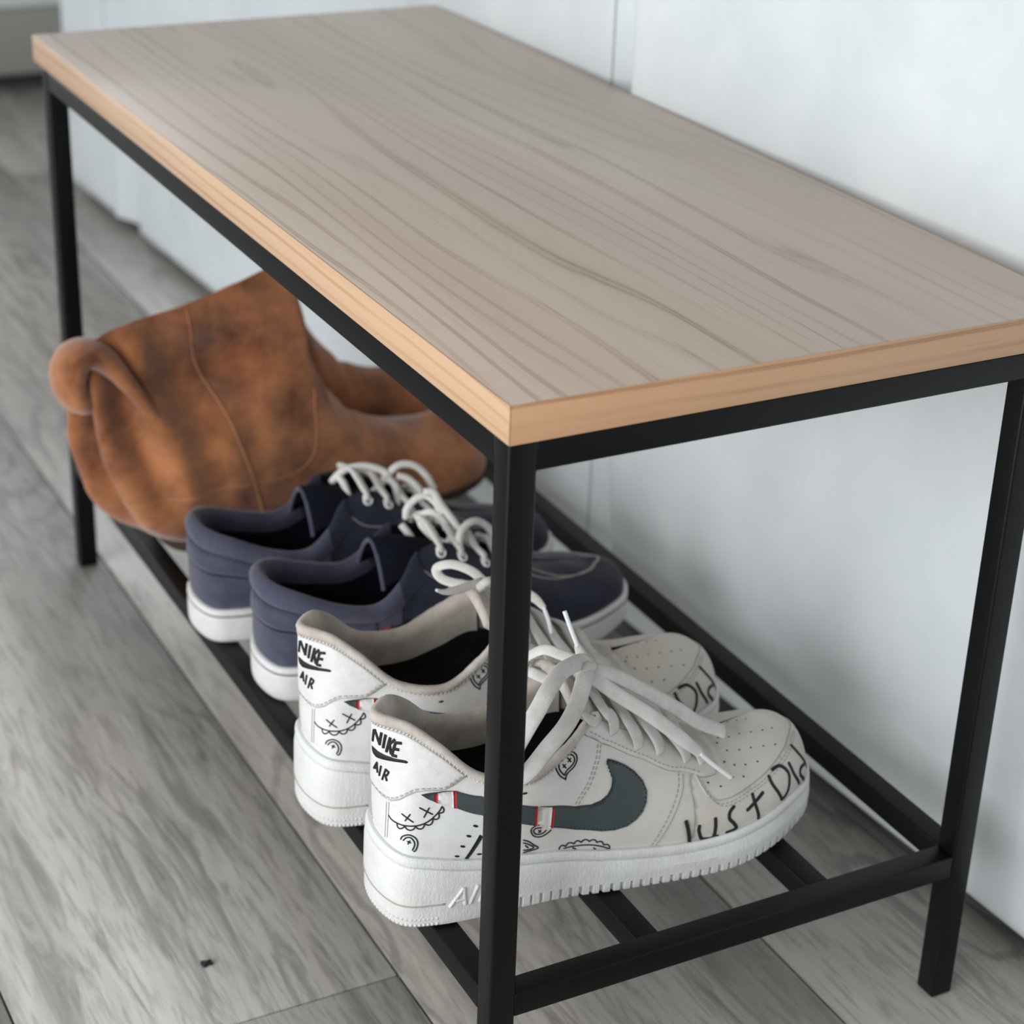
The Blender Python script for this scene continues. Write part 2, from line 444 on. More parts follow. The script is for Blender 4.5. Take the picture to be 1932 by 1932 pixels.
def af_form(right_foot):
    a, b = (1, 0) if right_foot else (0, 1)
    c = 3 if right_foot else -3
    heel = (1.5, 0, 51, -1, 0, 131, 22, 2, 16, 1)
    toe = (290, c, 34, 251, c*.5, 74.5, 22, 2, 0, 19)
    R = [list(r) for r in af_rows(a)]; Lr = [list(r) for r in mirror_rows(af_rows(b))]
    for rows in (R, Lr):
        for r in rows:   # toe swings inward
            k = max(0, (r[0]-190)/100); r[1] += c*k
            k = max(0, (r[3]-190)/60); r[4] += c*.5*k
    return Form(heel, R, toe, Lr)
POSE_WR = ((-21., 108., 110.4), -2.6)
POSE_WL = ((-21., 218.5, 110.4), -2.6)
def to_world(P, pose):
    (ox, oy, oz), a = pose; a = math.radians(a); c, s_ = math.cos(a), math.sin(a)
    P = np.asarray(P, float); Q = P.copy()
    Q[..., 0] = ox + c*P[..., 0] - s_*P[..., 1]; Q[..., 1] = oy + s_*P[..., 0] + c*P[..., 1]; Q[..., 2] = oz + P[..., 2]
    return Q
def navy_form(right_foot):
    a, b = (1, 0) if right_foot else (0, 1)
    def rows(l): return [
     (7,   -23,         27,    8, -17,    85, 14,  2, 10,  3),
     (22,  -31,         27,   23, -28,    80, 14,  2, 10,  3),
     (50,  -34,         26.5, 50, -34,    69, 12,  2, 10,  3),
     (80,  -34.5,       26,   76, -34,    64, 12,  2, 10,  3),
     (108, -35.5-l,     25.5, 94, -31,    76, 12,  3, 12,  4),
     (134, -37-2*l,     25,  107, -25.5,  93, 14,  3, 11,  8),
     (162, -40-3*l,     25,  126, -20,    98, 15,  3,  9, 13),
     (190, -42-3*l,     25,  154, -15,    86, 15,  3,  5, 17),
     (216, -42.5-2.5*l, 25.5,186, -10,    69, 15,  3,  2, 18),
     (240, -40-1.5*l,   26,  212, -2,     58, 15,  3,  1, 18),
     (262, -33,         27,  232, -.8,    54, 14,  3,  0, 17),
     (278, -22,         28,  246, -.3,    51, 13,  2,  0, 16)]
    c = 3 if right_foot else -3
    R = [list(r) for r in rows(a)]; Lr = [list(r) for r in mirror_rows(rows(b))]
    for rr in (R, Lr):
        for r in rr:
            r[1] += c*max(0, (r[0]-190)/100); r[4] += c*.5*max(0, (r[3]-190)/60)
    return Form((2, 0, 27, 3, 0, 87, 14, 2, 10, 2), R, (287, c, 28, 256, c*.5, 51, 12, 2, 0, 15), Lr)
POSE_NR = ((6., 371.5, 110.4), -2.0)
POSE_NL = ((-7., 467.5, 110.4), -1.3)
def boot_form(slumped=True):
    if slumped:
        rows = [
         (7,   -23,   9,  -46,  -6, 181, 18, 50, 74,  6),
         (24,  -33,   9,  -16,  -8, 190, 30, 38, 66, 14),
         (52,  -36,   9,   30,  -8, 197, 45, 25, 60, 22),
         (82,  -36,   9,   72,  -8, 208, 48, 17, 66, 24),
         (110, -37,   9,  106,  -6, 216, 40, 12, 70, 24),
         (134, -39,   9,  122,  -2, 213, 30,  8, 60, 30),
         (154, -42,   9,  127,   0, 166, 28,  6, 30, 32),
         (178, -44,   9,  140,   0, 116, 26,  5, 12, 32),
         (204, -47,   9,  170,   0,  82, 24,  5,  5, 30),
         (232, -48,   9,  204,   0,  64, 20,  5,  2, 30),
         (260, -44,  10,  230,   0,  61, 18,  5,  1, 26),
         (282, -33,  11,  250,   0,  63, 18,  4,  0, 22)]
        heel = (2, 0, 9, -58, 2, 170, 14, 56, 72, 2)
        toe = (302, 0, 13, 268, 0, 62, 17, 3, 0, 18)
    else:
        rows = [
         (7,   -23,   9,  -6, -22, 128, 40,  8, 30,  8),
         (24,  -33,   9,  14, -36, 132, 40, 10, 30, 10),
         (52,  -36,   9,  44, -42, 138, 40, 10, 30, 12),
         (82,  -36,   9,  78, -40, 146, 40, 10, 30, 12),
         (110, -37,   9,  106, -26, 152, 38, 10, 40, 14),
         (134, -39,   9,  122, -6,  152, 30,  8, 40, 28),
         (152, -42,   9,  128, -1,  134, 28,  6, 22, 30),
         (172, -44,   9,  140, -1,  108, 26,  5, 12, 30),
         (195, -47,   9,  166, -1,   82, 24,  5,  5, 30),
         (220, -48,   9,  196, -1,   66, 20,  5,  2, 30),
         (245, -44,  10,  218, -1,   63, 18,  5,  1, 26),
         (266, -33,  11,  236, -.5,  62, 18,  4,  0, 22)]
        rows = [(r[0], r[1]*.92, r[2], r[3], r[4]*.9, *r[5:9], r[9]*.85) for r in rows]
        heel = (2, 0, 9, -12, 0, 126, 40, 6, 30, 6); toe = (284, 0, 13, 252, 0, 60, 16, 3, 0, 18)
    left = mirror_rows(rows)
    if slumped:      # the far wall leans against the near one, its edge a little lower
        left = [(*r[:4], (16, 22, 24, 24, 18, 5)[k] if k < 6 else r[4], r[5]-(16 if k < 5 else 0), *r[6:9], r[9]*(.55 if k < 7 else .9)) for k, r in enumerate(left)]
    return Form(heel, rows, toe, left)
POSE_BN = ((15., 613., 110.4), 5.0)
POSE_BF = ((55., 722., 110.4), 4.0)
#ENDFORM
def grid_faces(nu, nt, closed=True, flip=False):
    F = []
    for i in range(nu if closed else nu-1):
        j = (i+1) % nu
        for k in range(nt-1):
            f = (i*nt+k, j*nt+k, j*nt+k+1, i*nt+k+1)
            F.append(f[::-1] if flip else f)
    return F
def loft(name, P, mat, parent, closed=True, flip=False):
    nu, nt, _ = P.shape
    return link(name, P.reshape(-1, 3)*MM, grid_faces(nu, nt, closed, flip), mat, parent)

# drawings, seams and panels of the white sneakers as (u, t) paths on their upper
DEC = {
 'word': [
  [(0.0046,0.855), (0.0024,0.748)],
  [(0.0056,0.866), (0.0124,0.753)],
  [(0.0139,0.860), (0.0122,0.748)],
  [(0.0181,0.853), (0.0162,0.735)],
  [(0.0226,0.840), (0.0196,0.714)],
  [(0.0270,0.837), (0.0214,0.773)],
  [(0.0222,0.782), (0.0243,0.712)],
  [(0.0277,0.811), (0.0250,0.706)],
  [(0.0275,0.810), (0.0336,0.825)],
  [(0.0265,0.759), (0.0316,0.765)],
  [(0.0250,0.706), (0.0299,0.710)],
  [(0.0095,0.605), (0.0038,0.541)],
  [(0.0091,0.604), (0.0096,0.530)],
  [(0.0050,0.550), (0.0098,0.558)],
  [(0.0144,0.594), (0.0120,0.516)],
  [(0.0198,0.589), (0.0158,0.501)],
  [(0.0194,0.586), (0.0229,0.577), (0.0211,0.549), (0.0175,0.539)],
  [(0.0192,0.545), (0.0212,0.510)],
 ],
 'small_tick': [
  [(-0.0006,0.699), (-0.0003,0.671), (0.0020,0.649), (0.0079,0.636), (0.0167,0.646), (0.0272,0.663), (0.0403,0.691), (0.0417,0.706), (0.0393,0.709), (0.0284,0.689), (0.0182,0.686), (0.0106,0.691), (0.0047,0.701)],
 ],
 'swoosh': [
  [(0.0580,0.518), (0.0760,0.587), (0.0936,0.681), (0.1158,0.750), (0.1332,0.704), (0.1492,0.646), (0.1728,0.534), (0.1970,0.436), (0.2151,0.395), (0.2257,0.400), (0.2326,0.426), (0.2369,0.467), (0.2390,0.516), (0.2375,0.577), (0.2356,0.625), (0.2375,0.643), (0.2441,0.631), (0.2535,0.609), (0.2619,0.571), (0.2676,0.514), (0.2691,0.443), (0.2660,0.366), (0.2614,0.305), (0.2548,0.250), (0.2469,0.206), (0.2357,0.183), (0.2238,0.186), (0.1966,0.240), (0.1764,0.306), (0.1501,0.422), (0.1337,0.491), (0.1161,0.546), (0.0945,0.533), (0.0767,0.505), (0.0656,0.507)],
 ],
 'stripe_white': [
  [(0.0760,0.583), (0.0909,0.666), (0.0921,0.526), (0.0767,0.504)],
  [(0.1616,0.588), (0.1746,0.520), (0.1735,0.311), (0.1613,0.370)],
 ],
 'stripe_red': [
  [(0.0723,0.566), (0.0760,0.583), (0.0767,0.504), (0.0738,0.505)],
  [(0.0905,0.665), (0.0936,0.683), (0.0947,0.531), (0.0918,0.523)],
  [(0.1595,0.598), (0.1616,0.588), (0.1613,0.370), (0.1588,0.381)],
  [(0.1746,0.520), (0.1770,0.505), (0.1759,0.302), (0.1735,0.311)],
 ],
 'heel_tab_edge': [
  [(-0.0050,0.401), (0.0060,0.385), (0.0149,0.375), (0.0241,0.383), (0.0338,0.420), (0.0414,0.467), (0.0522,0.524), (0.0682,0.574), (0.0815,0.628), (0.0894,0.701), (0.0959,0.792), (0.1005,0.867)],
 ],
 'strap': [
  [(0.0193,0.352), (0.0178,0.228), (0.0146,0.042)],
  [(0.0224,0.364), (0.0212,0.245), (0.0184,0.059)],
  [(-0.0068,0.300), (-0.0164,0.178), (-0.0262,0.013)],
 ],
 'ink_thin': [
  [(0.0213,0.267), (0.0259,0.249), (0.0348,0.252), (0.0466,0.269), (0.0580,0.295), (0.0674,0.337), (0.0746,0.396), (0.0793,0.453), (0.0811,0.493)],
  [(0.0322,0.246), (0.0329,0.228), (0.0340,0.221), (0.0355,0.220), (0.0372,0.225), (0.0392,0.236), (0.0416,0.255)],
  [(0.0416,0.255), (0.0437,0.243), (0.0458,0.239), (0.0479,0.240), (0.0500,0.246), (0.0520,0.257), (0.0540,0.278)],
  [(0.0540,0.278), (0.0567,0.268), (0.0588,0.267), (0.0606,0.271), (0.0622,0.279), (0.0634,0.293), (0.0641,0.315)],
  [(0.0641,0.315), (0.0670,0.311), (0.0692,0.314), (0.0708,0.322), (0.0720,0.333), (0.0727,0.349), (0.0726,0.371)],
  [(0.0726,0.371), (0.0753,0.371), (0.0770,0.377), (0.0782,0.385), (0.0788,0.396), (0.0789,0.410), (0.0780,0.429)],
  [(0.0780,0.429), (0.0806,0.436), (0.0820,0.445), (0.0829,0.455), (0.0831,0.466), (0.0827,0.478), (0.0814,0.492)],
  [(0.0372,0.336), (0.0516,0.306)],
  [(0.0474,0.359), (0.0414,0.294)],
  [(0.0566,0.424), (0.0727,0.403)],
  [(0.0682,0.447), (0.0626,0.360)],
  [(0.0368,0.133), (0.0394,0.170), (0.0471,0.201), (0.0548,0.187), (0.0577,0.140), (0.0555,0.074), (0.0526,0.058)],
  [(0.0398,0.134), (0.0438,0.170), (0.0489,0.181), (0.0528,0.159), (0.0540,0.122), (0.0515,0.066)],
  [(0.0448,0.144), (0.0500,0.136)],
  [(0.0485,0.158), (0.0457,0.116)],
  [(0.1885,0.693), (0.1827,0.771), (0.1792,0.871), (0.1797,0.925), (0.1842,0.956), (0.1907,0.947), (0.1973,0.895), (0.2020,0.822), (0.2020,0.773), (0.1982,0.749), (0.1924,0.743), (0.1892,0.726), (0.1885,0.693)],
  [(0.1875,0.737), (0.1832,0.817), (0.1822,0.888), (0.1868,0.918), (0.1933,0.901), (0.1984,0.844), (0.1992,0.793), (0.1954,0.775), (0.1897,0.767), (0.1875,0.737)],
  [(0.1913,0.886), (0.1953,0.810)],
  [(0.1955,0.848), (0.1916,0.836)],
  [(0.1857,0.864), (0.1895,0.792)],
  [(0.1894,0.834), (0.1860,0.823)],
  [(0.1609,0.368), (0.1575,0.348), (0.1570,0.309), (0.1594,0.251), (0.1645,0.225), (0.1694,0.241), (0.1747,0.284)],
  [(0.1661,0.331), (0.1611,0.338), (0.1591,0.314), (0.1614,0.267), (0.1664,0.261), (0.1703,0.293)],
  [(0.1630,0.313), (0.1656,0.277)],
  [(0.1655,0.310), (0.1632,0.277)],
  [(0.1506,0.215), (0.1556,0.183), (0.1601,0.127), (0.1643,0.076), (0.1606,0.049), (0.1517,0.018)],
  [(0.1508,0.174), (0.1551,0.148), (0.1604,0.086), (0.1556,0.058), (0.1515,0.061)],
  [(0.1528,0.136), (0.1559,0.085)],
  [(0.1866,0.026), (0.1941,0.048), (0.2055,0.062), (0.2174,0.056), (0.2271,0.029), (0.2315,0.005)],
  [(0.1830,0.015), (0.1832,0.046), (0.1838,0.063), (0.1846,0.072), (0.1857,0.075), (0.1870,0.070), (0.1887,0.054)],
  [(0.1887,0.054), (0.1894,0.081), (0.1904,0.095), (0.1915,0.101), (0.1929,0.102), (0.1944,0.096), (0.1963,0.080)],
  [(0.1963,0.080), (0.1971,0.102), (0.1981,0.113), (0.1993,0.118), (0.2006,0.116), (0.2020,0.109), (0.2036,0.093)],
  [(0.2036,0.093), (0.2048,0.112), (0.2061,0.120), (0.2075,0.123), (0.2090,0.121), (0.2105,0.113), (0.2121,0.097)],
  [(0.2121,0.097), (0.2136,0.111), (0.2150,0.116), (0.2163,0.116), (0.2175,0.111), (0.2186,0.101), (0.2197,0.082)],
  [(0.2197,0.082), (0.2213,0.093), (0.2227,0.095), (0.2238,0.092), (0.2248,0.085), (0.2256,0.073), (0.2262,0.052)],
  [(0.2262,0.052), (0.2279,0.060), (0.2292,0.059), (0.2302,0.054), (0.2310,0.045), (0.2317,0.030), (0.2320,0.005)],
  [(0.1950,0.033), (0.1996,0.000)],
  [(0.2162,0.028), (0.2194,0.001)],
 ],
 'ink_bold': [
  [(0.2970,0.216), (0.2975,0.142), (0.2980,0.058), (0.2986,0.000)],
  [(0.3086,0.163), (0.3071,0.110), (0.3094,0.023), (0.3155,0.000), (0.3207,0.000), (0.3228,0.090), (0.3248,0.202)],
  [(0.3198,0.000), (0.3231,0.001), (0.3263,0.005)],
  [(0.3470,0.256), (0.3401,0.212), (0.3381,0.154), (0.3417,0.094), (0.3442,0.035), (0.3398,0.016), (0.3332,0.013)],
  [(0.3715,0.291), (0.3694,0.188), (0.3713,0.007)],
  [(0.3575,0.165), (0.3676,0.196), (0.3847,0.245)],
  [(0.4012,0.342), (0.3991,0.238), (0.4046,0.039)],
  [(0.4087,0.354), (0.4211,0.340), (0.4255,0.244), (0.4203,0.150), (0.4136,0.072), (0.4051,0.042)],
  [(0.4351,0.312), (0.4325,0.181), (0.4385,0.034)],
  [(0.4618,0.151), (0.4478,0.173), (0.4429,0.114), (0.4531,0.004)],
  [(0.4578,0.407), (0.4577,0.294), (0.4608,0.177), (0.4669,0.057)],
 ],
 'slash': [
  [(0.1155,0.324), (0.1185,0.300), (0.1068,0.000), (0.1037,0.000)],
 ],
 'dots': [(0.1116,0.414), (0.1063,0.294), (0.1016,0.169), (0.0973,0.040), (0.1161,0.072), (0.1536,0.934), (0.1497,0.794)],
 'holes': [(0.3971,0.836), (0.4413,0.973), (0.4543,0.937), (0.4652,0.895), (0.4097,0.793), (0.4270,0.772), (0.4419,0.731), (0.4549,0.683), (0.4662,0.634), (0.3877,0.690), (0.4012,0.642), (0.4152,0.606), (0.4305,0.558), (0.4448,0.507), (0.3698,0.618), (0.3779,0.556), (0.3901,0.515), (0.4048,0.481), (0.3635,0.476), (0.3762,0.441), (0.3331,0.491), (0.3437,0.441), (0.3879,0.794)],
 'stitch': [
  [(0.2291,0.750), (0.2254,0.671), (0.2179,0.589), (0.2112,0.538), (0.2009,0.482), (0.1970,0.442)],
  [(0.2323,0.742), (0.2285,0.657), (0.2211,0.573), (0.2145,0.520), (0.2046,0.466), (0.2006,0.432)],
  [(0.3075,0.588), (0.3007,0.472), (0.2887,0.325), (0.2742,0.151), (0.2648,0.000)],
  [(0.3114,0.575), (0.3043,0.460), (0.2925,0.318), (0.2784,0.147), (0.2685,0.000)],
 ],
 'eyestay': [
  [(0.2101,1.000), (0.2186,0.861), (0.2330,0.752), (0.2467,0.713), (0.2631,0.677), (0.2776,0.654), (0.2877,0.623), (0.2995,0.597), (0.3135,0.595), (0.3228,0.574), (0.3312,0.540), (0.3465,0.551)],
 ],
 'toecap': [
  [(0.3244,0.570), (0.3245,0.482), (0.3257,0.405), (0.3322,0.338), (0.3441,0.327), (0.3666,0.344), (0.3934,0.360), (0.4235,0.392), (0.4547,0.441), (0.4681,0.469), (0.4762,0.580), (0.4836,0.708), (0.4845,0.825)],
 ],
}

def catmull(P, step):
    P = np.array(P, float)
    if len(P) < 3:
        n = max(2, int(np.linalg.norm(P[-1]-P[0])/step)+1)
        return P[0] + (P[-1]-P[0])*np.linspace(0, 1, n)[:, None]
    Q = np.vstack([2*P[0]-P[1], P, 2*P[-1]-P[-2]]); out = []
    for i in range(1, len(Q)-2):
        p0, p1, p2, p3 = Q[i-1:i+3]
        n = max(2, int(np.linalg.norm(p2-p1)/step)+1)
        f = np.linspace(0, 1, n, endpoint=False)[:, None]
        out.append(.5*((2*p1)+(p2-p0)*f+(2*p0-5*p1+4*p2-p3)*f*f+(3*p1-p0-3*p2+p3)*f**3))
    out.append(P[-1:]); return np.vstack(out)
UV = np.array([800., 110.])          # rough mm per unit of u and t
def uvpath(pts, step=1.2, smooth=True):
    P = np.array(pts, float)*UV
    if smooth: P = catmull(P, step)
    else:
        P = np.vstack([catmull(P[i:i+2], step)[:-1] for i in range(len(P)-1)]+[P[-1:]])
    return P/UV
class Mesh:
    def __init__(s): s.v = []; s.f = []
    def add(s, V, F):
        o = len(s.v); s.v += [tuple(v) for v in V]; s.f += [tuple(i+o for i in f) for f in F]
    def build(s, name, mat, parent, smooth=True):
        return link(name, np.array(s.v)*MM, s.f, mat, parent, smooth)
def stroke(mb, F, pts, w, d, thick=.3, smooth=True, step=1.0, round_=True):
    """a flat stroke lying on the surface at height d"""
    p = uvpath(pts, step, smooth)
    X = F.off(p[:, 0], p[:, 1], d); N = F.N(p[:, 0], p[:, 1])
    T = np.gradient(X, axis=0); T /= np.linalg.norm(T, axis=1)[:, None]+1e-9
    Sd = np.cross(N, T); Sd /= np.linalg.norm(Sd, axis=1)[:, None]+1e-9
    n = len(X); ww = np.full(n, w/2.)
    if round_: ww[0] *= .55; ww[-1] *= .55
    ww = ww[:, None]
    V = np.stack([X-Sd*ww-N*(d+.2)*.5, X-Sd*ww*.9+N*thick*.5, X+N*thick, X+Sd*ww*.9+N*thick*.5, X+Sd*ww-N*(d+.2)*.5], 1).reshape(-1, 3)
    Fc = [(i*5+k, (i+1)*5+k, (i+1)*5+k+1, i*5+k+1) for i in range(n-1) for k in range(4)]
    Fc += [(0, 1, 2, 3, 4), tuple((n-1)*5+k for k in (4, 3, 2, 1, 0))]
    mb.add(V, Fc)
def dashes(mb, F, pts, d, w=.55, ln=2.2, gap=1.1):
    p = uvpath(pts, .55)
    X = F.S(p[:, 0], p[:, 1]); L = np.concatenate([[0], np.cumsum(np.linalg.norm(np.diff(X, axis=0), axis=1))])
    a = 0.
    while a+ln < L[-1]:
        k = np.linspace(a, a+ln, 4)
        uv = np.stack([np.interp(k, L, p[:, 0]), np.interp(k, L, p[:, 1])], 1)
        XX = F.off(uv[:, 0], uv[:, 1], d); N = F.N(uv[:, 0], uv[:, 1])
        T = XX[-1]-XX[0]; T /= np.linalg.norm(T)+1e-9; S_ = np.cross(N, T)*w/2
        lift = np.array([-.3, .25, .25, -.3])[:, None]
        V = np.concatenate([XX-S_, XX+N*lift, XX+S_])
        mb.add(V, [(i, i+1, 5+i, 4+i) for i in range(3)]+[(4+i, 5+i, 9+i, 8+i) for i in range(3)])
        a += ln+gap
def inpoly(P, poly):
    x, y = P[:, 0], P[:, 1]; c = np.zeros(len(P), bool); j = len(poly)-1
    for i in range(len(poly)):
        xi, yi = poly[i]; xj, yj = poly[j]
        m = ((yi > y) != (yj > y)) & (x < (xj-xi)*(y-yi)/((yj-yi) or 1e-9)+xi)
        c ^= m; j = i
    return c
def patch(mb, F, poly, d, step=2.6, smooth=False, base=-.3, spacing=3.2):
    """a leather panel: a polygon of the surface raised by d"""
    p = uvpath(list(poly)+[poly[0]], step, smooth)[:-1]*UV
    keep = [0]
    for i in range(1, len(p)):
        if np.linalg.norm(p[i]-p[keep[-1]]) > .4: keep.append(i)
    if np.linalg.norm(p[keep[-1]]-p[0]) < .4: keep.pop()
    p = p[keep]; nb = len(p)
    lo, hi = p.min(0), p.max(0)
    gx, gy = np.meshgrid(np.arange(lo[0]+1, hi[0], spacing), np.arange(lo[1]+1, hi[1], spacing))
    g = np.stack([gx.ravel(), gy.ravel()], 1)
    if len(g):
        g = g[inpoly(g, p)]
        if len(g): g = g[(((g[:, None]-p[None])**2).sum(-1).min(1)) > (spacing*.45)**2]
    pts = np.vstack([p, g]) if len(g) else p
    r = delaunay_2d_cdt([Vector(q) for q in pts], [], [list(range(nb))], 1, 1e-5)
    Q = np.array([tuple(v) for v in r[0]])/UV
    orig = r[3]
    isb = np.array([any(o < nb for o in ol) for ol in orig])
    dd = np.where(isb, d*.72, d)
    V = F.off(Q[:, 0], Q[:, 1], dd)
    Fc = [tuple(f) for f in r[2]]
    # orientation: outward
    f = Fc[0]; nn = np.cross(V[f[1]]-V[f[0]], V[f[2]]-V[f[0]])
    if nn@F.N(Q[f[0], 0], Q[f[0], 1]) < 0: Fc = [t[::-1] for t in Fc]
    ring = []
    m = {}
    for i, ol in enumerate(orig):
        for o in ol:
            if o < nb: m[o] = i
    ring = [m[k] for k in range(nb) if k in m]
    V2 = F.off(Q[ring, 0], Q[ring, 1], base)
    k0 = len(V); V = np.vstack([V, V2]); n = len(ring)
    for i in range(n):
        j = (i+1) % n; Fc.append((ring[i], k0+i, k0+j, ring[j]))
    mb.add(V, Fc)
def ribbon(mb, pts, w, th, hint, step=1.5, n=10, taper=None, twist=None):
    """flat lace: hint = direction (or one per control point) the broad face looks at"""
    P0 = np.array(pts, float); P = catmull(P0, step)
    hint = np.array(hint, float)
    if hint.ndim == 1: H_ = np.broadcast_to(hint, P.shape)
    else:
        L0 = np.concatenate([[0], np.cumsum(np.linalg.norm(np.diff(P0, axis=0), axis=1))])
        L1 = np.concatenate([[0], np.cumsum(np.linalg.norm(np.diff(P, axis=0), axis=1))])*1.0; L1 *= L0[-1]/L1[-1]
        H_ = np.stack([np.interp(L1, L0, hint[:, k]) for k in range(3)], 1)
    T = np.gradient(P, axis=0); T /= np.linalg.norm(T, axis=1)[:, None]+1e-9
    N = H_ - T*(H_*T).sum(1)[:, None]; N /= np.linalg.norm(N, axis=1)[:, None]+1e-9
    S_ = np.cross(T, N); m = len(P)
    ws = np.ones(m) if taper is None else np.interp(np.linspace(0, 1, m), np.linspace(0, 1, len(taper)), taper)
    V = []
    for i in range(m):
        for k in range(n):
            a = 2*math.pi*k/n; ca, sa = math.cos(a), math.sin(a)
            ex = math.copysign(abs(ca)**.75, ca)
            V.append(P[i] + S_[i]*ex*w/2*ws[i] + N[i]*sa*th/2*(1 if taper is None else max(ws[i], .7)))
    Fc = [(i*n+k, i*n+(k+1) % n, (i+1)*n+(k+1) % n, (i+1)*n+k) for i in range(m-1) for k in range(n)]
    Fc += [tuple(range(n))[::-1], tuple(range((m-1)*n, m*n))]
    mb.add(V, Fc)
def tube(mb, pts, r, n=8, step=1.5, smooth=True):
    P = catmull(pts, step) if smooth else np.array(pts, float)
    v, f = tube_path(P, r, n); mb.add(v, f)

class Sole:
    """rubber cup sole below a form: point(u, z, d)"""
    def __init__(s, F, spring=13., s0=195., s1=97.):
        s.F = F; s.spring = spring; s.s0 = s0; s.s1 = s1
    def frame(s, u):
        u = np.asarray(u, float); q = s.F.coef(u); e = 2e-3
        d = s.F.coef(u+e)[..., :2]-s.F.coef(u-e)[..., :2]
        n = np.stack([d[..., 1], -d[..., 0], np.zeros_like(d[..., 0])], -1)
        n /= np.linalg.norm(n, axis=-1)[..., None]
        base = q[..., :3].copy(); top = base[..., 2].copy()
        z0 = np.clip((base[..., 0]-s.s0)/s.s1, 0, 1.2)**2*s.spring
        base[..., 2] = z0
        return base, n, top-z0
    def pt(s, u, z, d):
        b, n, h = s.frame(u); out = b + n*np.asarray(d)[..., None] if np.ndim(d) else b + n*d
        out[..., 2] += z; return out

def make_white_sneaker(right_foot, pose, label):
    F = af_form(right_foot)
    root = empty('white_sneaker', tuple(np.array(pose[0])*MM), math.radians(pose[1]), label, 'shoe', 'pair of white sneakers')
    m = lambda u: 1.0-u
    mir = lambda pts: [(1-a, b) for a, b in pts]
    # upper shell
    u = np.linspace(0, 1, 300, endpoint=False)[:, None]; t = np.linspace(0, 1, 34)[None]
    P = F.S(u, t)
    # creases across the vamp
    cr = sum(a*np.exp(-((P[..., 0]-x-.12*np.abs(P[..., 1]))/3.2)**2) for x, a in ((196, .8), (205, 1.3), (214, 1.0)))
    P = P - F.N(u, t)*(cr*np.clip((t-.45)*4, 0, 1))[..., None]
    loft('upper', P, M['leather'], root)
    # collar lining: folds over the rim and runs down inside
    uc = np.linspace(-.238, .238, 170)
    prof = [(.925, .5), (.935, 1.2), (.96, 1.7), (.985, 1.8)]
    rows = [F.off(uc, uc*0+tt, d) for tt, d in prof]
    rim = F.S(uc, uc*0+1.0); nn = F.N(uc, uc*0+.97)
    rows += [rim+nn*1.2+np.array([0, 0, 1.6]), rim-nn*1.5+np.array([0, 0, 2.4]), rim-nn*4.2+np.array([0, 0, .8])]
    rows += [F.off(uc, uc*0+tt, -d) for tt, d in ((.95, 5.6), (.85, 6), (.72, 5.8), (.60, 5.5))]
    G = np.stack(rows, 1)
    jit = np.random.RandomState(3).rand(*G.shape[:2])*.7
    G[:, :7] += nn[:, None]*jit[:, :7, None]
    loft('collar_lining', G, M['lining'], root, closed=False, flip=False)
    ue = np.linspace(.234, .766, 160)
    rows = [F.S(ue, ue*0+1.0)] + [F.off(ue, ue*0+tt, -d) for tt, d in ((.97, 1.4), (.8, 1.8), (.5, 2), (.2, 2), (.03, 2))]
    loft('inner_lining', np.stack(rows, 1), M['lining'], root, closed=False)
    # insole: dark cup sides paint in the deep shade inside the shoe
    ui = np.linspace(-.5, .5, 200)
    cup = [F.off(ui, ui*0+tt, -d) for tt, d in ((.62, 5.2), (.5, 5.6), (.36, 6.5))]
    ctr = np.stack([cup[-1][:, 0], cup[-1][:, 1]*.5, cup[-1][:, 2]-5], 1); mid = np.stack([cup[-1][:, 0], cup[-1][:, 1]*0, cup[-1][:, 2]-6], 1)
    loft('insole', np.stack(cup+[ctr, mid], 1), M['insole'], root, closed=False)
    # tongue
    c = catmull([(212, 70), (190, 79), (168, 93), (146, 108), (130, 120), (118, 130), (110, 136)], 2.5)
    hw = np.interp(np.linspace(0, 1, len(c)), [0, .25, .6, .9, 1], [10, 18, 27, 31, 28])
    T = np.gradient(c, axis=0); T /= np.linalg.norm(T, axis=1)[:, None]
    nx, nz = -T[:, 1]*-1, T[:, 0]*-1
    v = np.linspace(-1, 1, 17)
    def tsheet(off):
        return np.stack([np.stack([c[:, 0]+nx*off*(1-.3*abs(k)), hw*k, c[:, 1]+nz*off*(1-.3*abs(k)) - 11*k*k*np.linspace(.5, 1, len(c))], 1) for k in v], 1)
    top, bot = tsheet(3.), tsheet(-4.)
    ring = np.concatenate([top, bot[:, ::-1]], 1)
    ring = np.concatenate([ring, ring[-1:]*.5+ring[-1:, ::-1]*.5], 0)
    loft('tongue', np.swapaxes(np.concatenate([ring, ring[:, :1]], 1), 0, 1), M['lining'], root, closed=False)
    # panels
    H0 = DEC['heel_tab_edge'][0]
    low = [(0, .388)] + H0[1:]
    rightside = low + [(.103, .90)]
    poly = rightside + [(k, .90) for k in (.08, .05, .02, -.02, -.05, -.08)] + mir(rightside)[::-1][:-1]
    poly = [(a if a < .5 else a-1, b) for a, b in poly]
    mb = Mesh(); patch(mb, F, poly, 1.1); mb.build('heel_tab', M['leather'], root)
    E_ = [(.2130, .93), (.2186, .861)] + DEC['eyestay'][0][2:]
    ep = E_ + [(.352, .60), (.354, .70), (.352, .84), (.350, .975), (.33, .98), (.30, .98), (.27, .98), (.235, .98), (.222, .97)]
    for k, q in enumerate((ep, mir(ep))):
        mb = Mesh(); patch(mb, F, q, 1.2); mb.build('eyestay', M['leather'], root)
    tc = DEC['toecap'][0][:9] + [(.4680, .462), (.4820, .475)]
    tp = [(.300, .012), (.306, .25), (.313, .50), (.318, .565)] + tc + [(.5, .478)]
    full = tp + mir(tp)[::-1][1:]
